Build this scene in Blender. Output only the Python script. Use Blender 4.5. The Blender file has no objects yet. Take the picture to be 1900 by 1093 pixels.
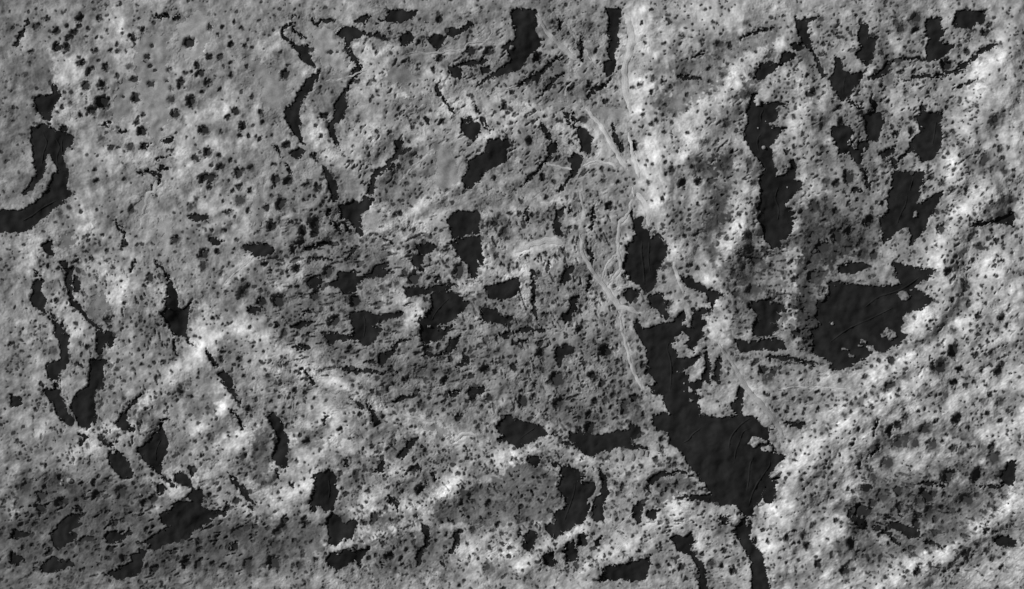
import bpy, math, random
import numpy as np
from mathutils import Vector

# ------------------------------------------------------------------ camera, sky, sun, exposure
SC = bpy.context.scene
COL = SC.collection
M = 0.5                                   # metres of ground per map unit (the map is 1900 x 1093 units)
HGT = 3000.0
cam = bpy.data.cameras.new('camera')
cam.sensor_width = 36.0
cam.lens = 36.0 * HGT / (1900 * M)
cam.clip_start = 10.0
cam.clip_end = 30000.0
cam_o = bpy.data.objects.new('camera', cam)
cam_o.location = (0, 0, HGT)
COL.objects.link(cam_o)
SC.camera = cam_o

SUN_EL = math.radians(33)
SUN_DIR = (-0.86, 0.51)                   # the light comes from the upper left of the map
world = bpy.data.worlds.new('World')
SC.world = world
world.use_nodes = True
wn = world.node_tree.nodes
wl = world.node_tree.links
sky = wn.new('ShaderNodeTexSky')
sky.sky_type = 'NISHITA'
sky.sun_disc = False
sky.sun_elevation = SUN_EL
sky.sun_rotation = math.atan2(SUN_DIR[0], SUN_DIR[1])
bw = wn.new('ShaderNodeRGBToBW')          # the picture is monochrome
wl.new(sky.outputs[0], bw.inputs[0])
wl.new(bw.outputs[0], wn['Background'].inputs[0])
wn['Background'].inputs[1].default_value = 0.06
sun = bpy.data.lights.new('sun', 'SUN')
sun.energy = 3.6
sun.angle = math.radians(0.5)
sun_o = bpy.data.objects.new('sun', sun)
d = Vector((SUN_DIR[0] * math.cos(SUN_EL), SUN_DIR[1] * math.cos(SUN_EL), math.sin(SUN_EL)))
sun_o.rotation_euler = d.to_track_quat('Z', 'Y').to_euler()
sun_o.location = (-1500, 900, 1500)
COL.objects.link(sun_o)
SC.view_settings.view_transform = 'Standard'
SC.view_settings.look = 'None'
SC.view_settings.exposure = 0.8
SC.view_settings.gamma = 1.0
SC.view_settings.use_curve_mapping = False

# ------------------------------------------------------------------ survey data
# Points are read off survey sheets; each sheet has an origin and a scale on the map.
K3, K6, KF = 480 / 1457, 240 / 1457, 320 / 1457
SHEET = {}
for i, x0 in enumerate((0, 480, 960, 1420)):
    for j, y0 in enumerate((0, 360, 720)):
        SHEET['%d%d' % (i, j)] = (x0, y0, K3)
SHEET.update(A=(1340, 120, K6), B=(1340, 290, K6), C=(1340, 460, K6), E=(1180, 560, K6), F=(1200, 720, KF), H=(1100, 820, K6), P=(0, 0, 1.0))

def pts(s, run_on=False):
    out = []
    for seg in s.split('|'):
        k, body = seg.split(':')
        x0, y0, q = SHEET[k.strip()]
        for t in body.split():
            a = [float(v) for v in t.split(',')]
            if run_on and len(k.strip()) == 2:      # patches cut by the edge of the sheet run on beyond it
                k = k.strip()
                if k[1] == '0' and a[1] <= 62: a[1] = -50
                if k[1] == '2' and a[1] >= 1070: a[1] = 1190
                if k[0] == '0' and a[0] <= 72: a[0] = -50
                if k[0] == '3' and a[0] >= 1398: a[0] = 1490
            out.append((x0 + a[0] * q, y0 + a[1] * q))
    return out

def sheet_scale(s):
    return SHEET[s.split(':')[0].strip()][2]

# dark sand patches: (outline, label, short name used by its neighbours)
DARK = [
 ("00:190,555 240,535 300,530 298,480 320,475 320,520 350,540 335,570 300,590 285,630 280,690 245,665 215,630 195,590", "triangular dark sand patch tapering down, near the upper left corner", "tapering triangle near upper left corner"),
 ("00:170,735 215,705 270,700 300,735 330,745 345,715 370,710 375,755 410,770 405,830 370,830 360,870 365,930 385,960 375,1000 330,945 290,890 265,860 250,940 245,990 200,1030 150,1090 125,1090 200,990 215,960 190,920 185,850", "dark vest-shaped sand patch with two legs, near the left edge", "vest-shaped patch near left edge"),
 ("00:285,1010 330,955 385,965 380,1010 370,1060 415,1085|01:405,0 370,30 340,60 300,85 255,125 200,165 180,195 120,215 70,215 60,100 85,95 140,80 200,50 235,20|00:270,1050", "wide dark sand band slanting down to the left edge", "slanting band at left edge"),
 ("10:185,240 240,265 280,255 285,300 300,355 322,378 300,370 265,350 225,310", "dark leaf-shaped sand lens near the top, below a pale loop", "leaf-shaped lens near the top"),
 ("10:345,392 330,450 300,500 260,550 235,590 225,640 235,700 240,770 262,815 230,790 195,745 155,680 150,625 190,590 205,560 240,500 265,450 310,415", "long bent dark sand channel, left one of two near the top", "left bent channel near the top"),
 ("10:180,855 250,832 262,855 215,890 190,880", "small dark sand scrap under the foot of the left bent channel", ""),
 ("10:355,925 385,950 420,1010 450,1060 440,1095 405,1085 385,1010", "narrow dark sand wedge pointing up toward the bent channels", "narrow wedge below bent channels"),
 ("10:438,192 480,150 540,158 602,185 575,210 532,215 520,250 505,270 490,255 490,215", "star-shaped dark sand patch at the top between two channels", "star-shaped patch at the top"),
 ("10:572,378 540,440 510,490 480,540 497,570 490,620 480,660 440,690 412,702 420,730 442,760 450,818 430,810 405,760 390,720 425,650 430,580 470,535 495,490 530,410 545,380", "long bent dark sand channel, right one of two near the top", "right bent channel near the top"),
 ("10:545,128 570,92 630,95 590,128", "small dark sand wedge against the upper edge, right of the star-shaped patch", ""),
 ("10:665,128 725,92 730,60 900,60 880,90 800,128 720,112", "flat dark sand strip cut by the upper edge of the view", "flat strip at upper edge"),
 ("10:795,218 835,178 880,208 850,235 815,262", "small diamond-shaped dark sand patch below the flat strip", ""),
 ("10:955,240 985,190 1055,205 1012,288 990,262", "hook-shaped dark sand patch above a pale thin drift", "hook-shaped patch above pale drift"),
 ("10:1055,195 1075,155 1130,165 1190,128 1205,150 1130,190 1085,205", "ragged dark sand chain running up to the right near the top", ""),
 ("10:1070,380 1120,373 1152,400 1130,442 1085,432", "small dark sand block at the left end of a ragged row", ""),
 ("10:1248,380 1300,368 1302,402 1260,412", "tiny dark sand block, middle of a ragged row", ""),
 ("20:-10,50 100,60 110,130 103,180 130,215 125,262 75,300 45,340 0,395|10:1390,415 1310,440 1225,487 1290,430 1345,400 1420,345 1412,290 1370,262 1400,240 1440,232 1452,190 1430,120 1428,60", "big dark sand patch at the top with a long tail toward lower left", "big tailed patch at the top"),
 ("10:1145,680 1195,655 1205,690 1240,700 1252,740 1215,798 1180,770 1145,740 1140,708", "rounded dark sand patch with a pale bar across its top", "rounded patch with pale bar"),
 ("10:1288,800 1320,785 1405,783 1400,850 1385,920 1330,940 1270,970 1250,1020 1215,1035 1190,1062 1160,1052 1145,1000 1180,970 1190,910 1240,880 1285,860", "oblong dark sand patch slanting down left in the upper middle", "slanting oblong patch in upper middle"),
 ("10:770,788 822,790 800,850 770,892 740,930 690,962 660,1012 642,1093 612,1093 620,1040 650,970 700,940 740,908 772,855", "thin crooked dark sand streak left of the slanting oblong patch", "thin crooked streak in upper middle"),
 ("20:503,50 585,50 570,160 570,230 550,290 557,360 535,422 500,430 488,345 525,330 508,280 525,220 518,150", "vertical dark sand channel at the top beside a pale vertical drift", "vertical channel at the top"),
 ("20:165,830 222,798 228,840 190,878", "small dark sand nub at the foot of a ragged crack, upper middle", ""),
 ("20:338,712 385,735 420,775 405,862 360,852 350,780", "stubby dark sand boot left of the long pale curved drift", "stubby boot beside curved drift"),
 ("20:285,890 320,868 367,888 360,930 330,985 300,1010 258,1062 235,1077 290,1000 310,940", "dark sand comma whose tail points down to the left", "comma below the stubby boot"),
 ("20:530,728 550,742 590,828 597,868 560,812", "slim dark sand splinter in the fork of two pale drifts", ""),
 # dark pool left of the eroded hill
 ("A:385,60 440,0 520,-20 680,-15 600,40 560,90 480,165 400,165 362,150", "dark sand ledge over the top of the eroded hill, upper right", "ledge over the eroded hill"),
 ("A:275,490 300,430 345,330 400,340 360,400 370,470 420,470 460,432 620,432 740,435 620,460 600,520 660,560 600,620 540,680 580,700 740,712 660,740 620,810 560,880 515,920 560,950 575,1010 570,1100 420,1080 300,950 290,880 250,830 250,760 300,640 290,560", "large dark sand pool with pale boulders, left flank of the eroded hill", "pool with pale boulders"),
 ("B:420,-20 570,-10 570,80 600,160 610,220 700,220 780,110 785,40 830,90 810,180 810,290 900,290 895,350 860,390 740,500 690,560 720,590 800,590 740,620 820,640 760,670 850,690 760,730 800,750 770,850 720,910 660,950 650,1020 590,1040 540,1010 500,940 480,860 440,780 400,700 440,620 380,590 430,520 430,400 450,340 410,280 480,160", "tall dark sand tongue with a face-like notched right side", "tall notched tongue"),
 ("30:145,248 200,238 222,268 180,285", "dark sand fleck on the bright slope, above the ledge of the eroded hill", ""),
 ("30:165,95 240,130 240,170 272,280 302,350 342,432 310,410 280,330 245,270 210,240 185,170", "long dark sand crevice descending from the top, right side", "long crevice at upper right"),
 ("30:538,130 580,150 575,210 642,215 615,260 610,320 575,367 540,330 508,305 540,270 528,200", "jagged dark sand patch right of the long crevice", "jagged patch right of long crevice"),
 ("30:905,112 988,95 990,150 1012,190 975,242 1075,250 1030,290 990,332 920,332 910,290 917,230 905,180", "boot-shaped dark sand patch near the upper right corner", "boot-shaped patch near upper right corner"),
 ("30:1055,142 1080,60 1240,60 1222,142 1190,125 1160,162 1090,152", "dark sand strip cut by the upper edge, near the right corner", ""),
 ("30:363,440 395,405 398,325 427,335 437,400 480,415 553,405 535,450 500,500 470,552 430,572 395,530 370,480", "cup-shaped dark sand patch with a spout at its upper left", "cup-shaped patch with spout"),
 ("30:553,655 580,632 662,632 667,690 645,740 632,795 590,795 570,760 568,700", "small shield-shaped dark sand patch, right of the eroded hill", "small shield right of eroded hill"),
 ("30:368,720 470,713 492,740 480,790 510,850 530,800 585,795 545,840 532,925 500,912 470,860 420,872 395,810 370,770", "dark sand patch with two prongs, below the cup-shaped one", "two-pronged patch below the cup"),
 ("30:843,655 880,640 888,575 897,630 1002,632 990,700 1000,780 985,840 930,900 890,917 870,880 840,840 780,882 740,912 758,880 820,830 830,790 882,740 870,690", "tall dark sand patch with a ragged foot, near the right edge", "tall ragged patch near right edge"),
 ("30:648,860 732,828 720,862 670,892", "little dark sand flake left of the tall ragged patch", ""),
 ("30:728,970 902,967 880,1020 867,1085|31:872,0 845,60 890,55 932,10 1002,-12 960,80 920,130 900,190 870,230 820,292 830,240 815,200 790,185 740,210 720,240 668,278 660,200 645,140 690,110 695,40 700,0|30:700,1080 720,1030", "broad dark sand apron forked at its foot, near the right edge", "forked apron near right edge"),
 ("30:1088,365 1152,348 1132,392 1095,392", "short dark sand wedge on a long thin crack near the right edge", ""),
 ("30:92,315 110,295 160,292 172,315 125,348 90,350", "dark sand notch at the right end of the hill ledge", ""),
 # left column, middle row
 ("01:232,290 265,263 297,263 292,310 308,352 275,337 245,312", "small dark sand arrowhead at the left, beside a round grey crater", "arrowhead by round grey crater"),
 ("01:322,373 367,380 385,418 422,413 402,450 402,500 407,570 412,598 447,630 482,680 522,720 575,768 545,752 490,712 440,652 410,632 388,592 383,530 365,500 368,430", "long thin dark sand gully descending at the left", "long thin gully at the left"),
 ("01:425,462 442,468 447,547 425,552 413,500", "short dark sand sliver hugging the long thin gully", ""),
 ("01:178,510 210,483 253,490 230,522 232,560 258,600 242,662 210,647 168,600 175,562 197,550 173,530", "dark sand blotch like a seahorse near the left edge", "seahorse blotch near left edge"),
 ("01:288,708 320,738 352,733 350,780 388,800 382,870 388,932 360,982 322,1022 312,1050 272,1032 270,992 248,975 280,950 342,930 350,890 340,850 308,790 320,760", "curling dark sand channel with a hooked foot at the lower left", "curling channel at lower left"),
 ("01:553,768 590,790 634,778 642,820 622,872 600,832 582,862 565,905 543,882 548,820", "small dark sand fork below the long thin gully", "small fork below thin gully"),
 ("01:508,935 602,938 582,990 577,1090|02:552,0 530,40 532,120 543,197 520,190 490,230 455,217 425,167 396,100 420,45|01:488,1085 510,1010", "heavy dark sand block with a hollowed left side at lower left", "heavy block at lower left"),
 ("02:235,-5 270,8 332,8 347,60 372,120 412,190 402,217 358,192 318,132 288,82 262,40", "slim dark sand blade left of the heavy block", "slim blade left of heavy block"),
 ("01:948,498 972,498 1002,580 997,640 1012,660 1045,630 1082,597 1065,640 1052,700 1047,807 985,792 960,752 930,712 918,670 947,640 928,600 950,580 943,540", "dark sand mitten with a thumb, beside a smooth pale fan", "mitten beside smooth pale fan"),
 ("01:1223,1012 1260,998 1317,1050 1312,1095 1260,1072 1223,1042|02:1285,0", "small dark sand plug where a crack widens, lower left", "small plug on a crack"),
 ("01:1055,127 1100,108 1175,130 1120,158", "dark sand eyelid on the rough slope left of centre", "eyelid left of centre"),
 ("01:1178,250 1255,263 1210,288", "thin dark sand chip below the eyelid", ""),
 ("01:1368,295 1457,283|11:45,280 92,320 30,352 0,352|01:1400,322", "dark sand ledge in ragged ground left of centre", "ragged ledge left of centre"),
 ("01:1388,640 1457,640 1475,655 1430,670 1395,660", "dark sand bead on the rim of a large soft crater, left of centre", ""),
 # centre
 ("11:445,75 500,48 550,43 572,60 600,18 642,28 622,80 590,100 562,130 587,222 570,232 510,137 470,137 455,147 470,110", "dark sand splash with dripping legs above centre left", "splash with dripping legs"),
 ("11:438,490 450,448 552,438 552,470 520,492 600,450 640,438 650,408 722,388 722,406 660,432 742,428 700,462 600,472 560,502 540,552 490,562 460,522 400,522 388,500", "feathered dark sand smear left of the centre", "feathered smear left of centre"),
 ("11:268,500 300,463 362,490 340,517 290,532", "dark sand clot left of the feathered smear", "clot left of feathered smear"),
 ("11:518,670 590,656 640,673 680,690 750,680 800,658 817,680 740,702 680,717 640,750 702,755 670,800 642,842 600,852 545,827 500,822 440,827 410,847 385,822 368,790 420,783 490,800 532,800 532,750 515,720", "square dark sand patch with a tail to its left, left of centre", "square patch with left tail"),
 ("11:963,570 1000,550 1080,545 1112,570 1193,610 1150,657 1100,702 1040,735 1005,765 1050,765 1095,735 1080,762 1000,832 930,842 908,770 898,710 940,690 977,640", "dark sand arrowhead pointing right at the centre of the view", "arrowhead at the centre"),
 ("11:818,528 900,528 960,530 1000,518 1115,513 1060,543 990,548 880,572 840,587 828,550", "thin dark sand shelf above the central arrowhead", ""),
 ("11:1057,150 1100,108 1160,100 1232,95 1243,130 1237,222 1212,225 1200,180 1190,228 1150,240 1090,252 1087,200", "squarish dark sand window, upper one of a stacked pair", "upper dark window of stacked pair"),
 ("11:1077,265 1150,250 1252,235 1257,310 1267,402 1235,375 1222,472 1200,472 1185,400 1150,370 1120,342 1103,300", "dark sand wedge narrowing downward, lower one of a stacked pair", "lower dark wedge of stacked pair"),
 ("11:888,278 960,280 1012,290 960,332 930,347 920,400 932,442 895,432 858,380 890,345 908,340", "ragged dark sand bracket left of the stacked pair", "ragged bracket left of stacked pair"),
 ("11:1267,520 1370,508 1430,480 1460,472 1468,540 1457,560 1390,597 1300,587 1288,540", "dark sand trapezoid right of the central arrowhead", "trapezoid right of central arrowhead"),
 ("11:1253,650 1290,638 1342,655 1370,690 1432,690 1400,742 1350,722 1260,722", "dark sand brick below the trapezoid", "brick below trapezoid"),
 ("11:688,902 750,880 770,840 800,818 852,820 792,840 752,902 702,952 668,952", "dark sand tick mark below the square patch", "tick mark below square patch"),
 # right of centre
 ("21:658,140 702,128 707,200 735,205 760,228 800,235 822,270 843,300 832,350 812,400 792,430 775,522 745,557 715,547 690,510 650,490 615,450 598,400 610,360 632,330 608,290 650,270 667,220 655,170", "large dark sand heart with a stem at its upper left", "large heart right of centre"),
 ("21:738,575 820,558 837,610 842,660 853,712 820,692 790,652 760,640", "dark sand tooth hanging under the large heart", "tooth under the heart"),
 ("21:588,555 650,533 692,545 670,592 640,612 610,582", "dim dark sand smudge lower left of the large heart", ""),
 ("E:0,190 45,230 75,310 190,290 270,255 430,235 425,185 480,160 545,100 560,200 500,230 520,280 640,310 620,230 650,200 640,120 630,70 660,65 680,115 740,75 845,95 760,150 740,190 790,230 790,270 740,300 770,375 730,430 690,460 650,560 600,520 610,480 560,450 640,410 530,340 440,400 405,500 440,540 480,570 460,630 560,640 620,640 700,600 720,620 650,700 560,760 450,790 550,800 530,830 600,830 640,880 740,890 720,960 660,1000 720,1060 740,1100|F:425,90 440,220 520,240 620,250 770,235 720,140 755,90 760,20 780,-20 815,20 800,190 800,240 890,235 930,260 985,330 1025,370 1020,430 1040,470 1060,480 1075,530 1110,570 1175,565 1160,610 1080,660 1020,740 1050,760 1120,750 1080,790 1030,830 980,860 970,940 900,1010 890,1080 850,1080 790,1030 740,990 640,980 580,960 560,890 470,790 430,740 340,620 265,510 200,480 185,360 95,350 50,290 60,235 130,215 220,240 160,150 140,60 30,30|E:200,1000 130,950 240,930 200,830 100,800 150,690 110,500 60,400 20,360 -10,300", "huge dark sand basin, upper channel opening into a broad funnel", "huge dark basin"),
 ("21:923,463 960,468 1010,498 1060,528 1110,548 1155,570 1112,602 1102,655 1090,622 1070,562 1000,542 950,512", "dark sand bolt on the slope above the huge basin", "bolt above huge basin"),
 ("21:213,878 225,853 322,863 312,892 260,922 240,972 218,932", "dark sand triangle right of centre, point down", "point-down triangle right of centre"),
 ("21:228,90 272,68 250,122 215,140 242,170 252,242 220,232 203,180 213,120", "dark sand bow tie right of the centre", "bow tie right of centre"),
 ("21:298,580 342,573 332,640 300,692 275,722 253,690 300,640", "dark sand boomerang right of the centre", "boomerang right of centre"),
 ("21:248,490 270,428 322,403 292,470 265,512", "faint dark sand leaf above the boomerang", ""),
 ("E:775,570 800,530 815,590 835,700 840,800 830,860 845,930 800,880 745,880 770,760 785,660", "upright dark sand spindle right of the basin channel, left one of two", "left spindle beside the basin"),
 ("E:910,660 950,615 980,640 960,680 960,760 940,850 950,960 920,900 880,860 900,760", "upright dark sand spindle right of the basin channel, right one of two", "right spindle beside the basin"),
 # big lower right
 ("31:368,510 420,493 470,513 580,520 700,520 775,510 740,470 718,388 800,408 900,428 965,423 900,480 850,510 830,530 870,550 945,593 890,642 830,662 780,682 772,720 760,770 805,790 770,832 700,872 660,892 610,872 560,922 510,952 460,982 390,992 370,972 382,950 290,902 258,870 280,820 258,770 312,740 290,680 300,610 370,580", "great dark sand field with pale islets, right of centre", "great dark field"),
 ("31:408,412 470,388 560,393 592,410 500,442 430,442", "dusky dark sand strip above the great dark field", ""),
 ("21:1228,820 1300,842 1350,828 1457,812|31:20,815 105,830 112,870 50,882 0,872|21:1400,872 1330,882 1260,892", "dark sand strip under the streaky hollow, right of the basin", "strip under streaky hollow"),
 ("C:310,640 440,590 520,590 540,640 600,620 690,640 720,700 600,720 660,760 640,820 540,840 640,870 640,920 560,960 520,1000 400,1010 350,960 345,890 380,820 430,770 390,720 350,690", "streaky dark sand hollow on the lower hill flank", "streaky hollow"),
 ("31:1157,187 1190,148 1260,158 1320,128 1400,112 1400,178 1280,155 1200,182", "dark sand strip cut by the right edge, upper half", ""),
 # bottom row
 ("02:653,195 690,150 712,128 720,180 732,225 755,237 700,237", "small dark sand triangle at the end of a crease, lower left", "small triangle on a crease"),
 ("02:773,350 820,310 880,233 900,260 890,190 922,240 942,290 937,370 907,420 907,492 870,462 820,412", "dark sand shield in the lower left", "shield in the lower left"),
 ("02:618,360 640,343 680,370 722,420 748,480 732,512 690,502 650,462 618,422", "dark sand almond left of the lower shield", "almond left of lower shield"),
 ("02:978,490 1020,483 1060,508 1088,562 1040,552 1000,527", "dark sand pebble right below the lower shield", "pebble shape below lower shield"),
 ("02:1058,440 1090,433 1102,470 1080,502", "dusky dark sand nick above the pebble-shaped patch", ""),
 ("02:893,545 937,555 915,602 888,582", "dark sand thumbprint left of the pebble-shaped patch", ""),
 ("02:898,710 960,680 990,638 1040,640 1090,640 1058,610 1080,568 1132,568 1148,610 1132,670 1190,690 1245,700 1245,720 1180,730 1195,755 1120,782 1080,812 1060,852 960,872 880,912 833,902 870,860 778,882 850,840 910,810 960,780 908,760", "shaggy dark sand mass with a round head at the lower left", "shaggy mass at lower left"),
 ("02:1228,715 1265,690 1272,638 1288,690 1262,722", "dark sand hook at the right tip of the shaggy mass", ""),
 ("02:288,840 310,790 370,730 410,708 442,720 442,770 400,802 432,820 420,852 370,882 330,907 300,882", "feathery dark sand flame near the lower left corner", "feathery flame near lower left corner"),
 ("02:583,850 600,820 650,808 690,830 732,798 742,820 680,852 620,877", "dark sand dash left of the shaggy mass", "dash left of shaggy mass"),
 ("02:740,950 800,908 832,920 800,960 802,1010 790,1042 700,1075 600,1050 650,1020 720,1000 750,970", "dark sand ramp touching the lower edge at left", "ramp at lower edge"),
 ("02:228,1010 270,965 310,953 350,980 402,975 422,1000 370,1012 330,1032 238,1038", "dark sand puddle near the bottom of the lower left corner", "puddle in lower left corner"),
 ("02:60,40 115,48 122,90 60,112", "dark sand bump on the left edge, lower half", ""),
 ("02:60,792 162,825 60,845", "dark sand spike pointing in from the left edge", ""),
 ("02:60,925 132,960 100,1002 60,985", "dark sand scrap at the left edge near the lower corner", ""),
 ("02:1290,880 1332,868 1332,912 1300,912", "dark sand dot on rough ground right of the shaggy mass", ""),
 ("12:48,155 85,143 112,170 142,230 162,300 157,370 167,442 140,452 100,422 73,390 90,340 107,290 90,240 63,200", "curved dark sand banana left of bottom centre", "curved banana left of bottom centre"),
 ("12:313,490 350,475 402,458 432,510 443,580 432,640 417,682 385,697 350,662 320,662 310,702 293,690 293,640 315,580", "dark sand tooth with two roots, bottom centre left", "tooth with two roots"),
 ("12:383,735 410,708 462,730 467,765 540,743 553,770 520,852 470,847 430,887 400,877 393,800", "dark sand scarf below the tooth with two roots", "scarf below the rooted tooth"),
 ("12:378,960 400,930 460,930 500,903 545,920 622,896 622,920 570,960 577,1022 555,972 510,982 460,1027 400,1007", "dark sand bat shape at the lower edge, left of centre", "bat shape at lower edge"),
 ("12:613,83 640,120 660,160 688,202 650,212 640,160", "thin dark sand thorn on the pale fan, bottom centre left", "thin thorn on pale fan"),
 ("12:897,272 870,320 840,360 815,402 778,380 810,350 830,320", "dim dark sand feather below centre", "dim feather below centre"),
 ("12:753,75 800,48 860,40 900,13 917,8 890,47 830,62 770,82", "dark sand sliver slanting up right, below centre", ""),
 ("12:1168,25 1200,-5 1278,-5 1260,22 1190,42", "flat dark sand scrap below the centre, right of the sliver", ""),
 ("12:1338,220 1385,158 1457,178|22:70,203 130,213 172,260 120,282 60,312 0,342|12:1430,315 1400,292 1343,302 1343,282 1385,287 1358,260", "smooth dark sand wedge right of bottom centre", "smooth wedge right of bottom centre"),
 ("12:923,775 962,778 962,850 947,892 920,932 900,1002 888,960 898,920 940,880 928,820", "wavy dark sand strip near the bottom, left one of two", "left wavy strip near bottom"),
 ("12:1103,810 1142,798 1122,870 1092,932 1058,932 1100,880", "wavy dark sand strip near the bottom, right one of two", "right wavy strip near bottom"),
 ("22:360,352 300,292 288,258 350,256 440,275 540,253 630,235 638,203 690,223 702,250 640,287 640,322 700,323 735,342 650,342 580,332 520,352 470,347 440,382 400,384", "ribbon of dark sand left of the basin funnel", "ribbon left of the funnel"),
 ("22:243,450 300,443 350,480 372,500 338,532 442,540 432,600 400,620 412,680 380,742 310,792 250,812 210,842 158,800 170,770 210,770 213,700 282,665 270,620 228,560 245,510", "large dark sand patch like a glove, right of bottom centre", "glove patch right of bottom centre"),
 ("22:458,448 500,510 512,590 492,640 482,742 440,762 418,722 440,640 470,600 480,530", "narrow dark sand strait beside the glove patch", "strait beside glove patch"),
 ("22:43,390 120,383 137,405 100,442 70,422", "small dark sand chip above the glove patch", ""),
 ("H:610,440 700,360 800,345 830,360 760,410 700,450 650,490", "dark sand crescent under a pale rim, between fins and basin", "crescent under pale rim"),
 ("H:450,780 480,700 520,680 590,680 540,780 530,850 540,900 510,920 465,870", "dark sand sock at the end of the long bright ridge", "sock at the bright ridge"),
 ("H:595,820 660,775 780,765 720,820 680,880", "dark sand pocket beside the sock-shaped patch", ""),
 ("H:970,640 1010,610 1170,600 1210,600 1340,590 1480,620 1480,715 1400,700 1350,670 1170,640 1110,660 1060,620", "dark sand inlet reaching left from the basin funnel", ""),
 ("22:858,845 890,828 940,840 980,808 992,850 970,912 1012,962 1052,1000 1080,1075 1025,1075 1020,992 960,932 910,922 890,882", "dark sand lizard shape at the lower edge right of centre", "lizard shape at lower edge"),
 ("22:1138,760 1150,718 1182,725 1172,772", "small dark sand plug in pale rock above the lower channel", ""),
 ("22:1208,810 1258,752 1300,718 1322,790 1302,850 1332,890 1372,930 1392,1000 1430,1080 1320,1080 1320,962 1260,882 1258,850", "dark sand channel leaving the funnel toward the lower edge", "channel at lower edge"),
 ("22:450,1080 510,1000 600,988 680,965 748,943 740,1000 720,1080", "dark sand ramp cut by the lower edge right of centre", "ramp at lower edge right of centre"),
 ("22:33,840 60,808 107,808 97,880 70,912 40,892", "dark sand pocket, leftmost of a row above the lower bright ridge", ""),
 ("22:143,950 200,908 217,990 190,1012 150,982", "dark sand pocket, second of a row on the lower bright ridge", ""),
 ("22:258,910 310,858 342,920 332,972 290,982", "dark sand pocket, third of a row on the lower bright ridge", ""),
 ("22:335,835 380,815 392,870 370,890 340,880", "dark sand pocket, fourth of a row on the lower bright ridge", ""),
 ("22:438,870 470,828 465,890 445,897", "dark sand pocket, rightmost and smallest of a row on the bright ridge", ""),
 ("32:-10,520 70,518 50,560 62,590 25,652 -10,625", "dark sand notch on the left foot of the broad pale slope", ""),
 ("32:738,760 800,785 860,800 873,840 820,847 770,812 700,770", "dark sand scale in the rippled hollow, lower right", "scale in the rippled hollow"),
 ("32:1330,500 1372,420 1410,410 1410,550 1340,532", "dark sand wedge entering from the right edge, lower half", "wedge at right edge"),
 ("32:1288,855 1330,838 1410,860 1410,895 1320,882", "dark sand tongue entering from the right edge near the lower corner", ""),
 ("32:160,208 200,190 225,205 190,225", "dark sand speck where the smooth tongue meets the broad pale slope", ""),
]

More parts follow.
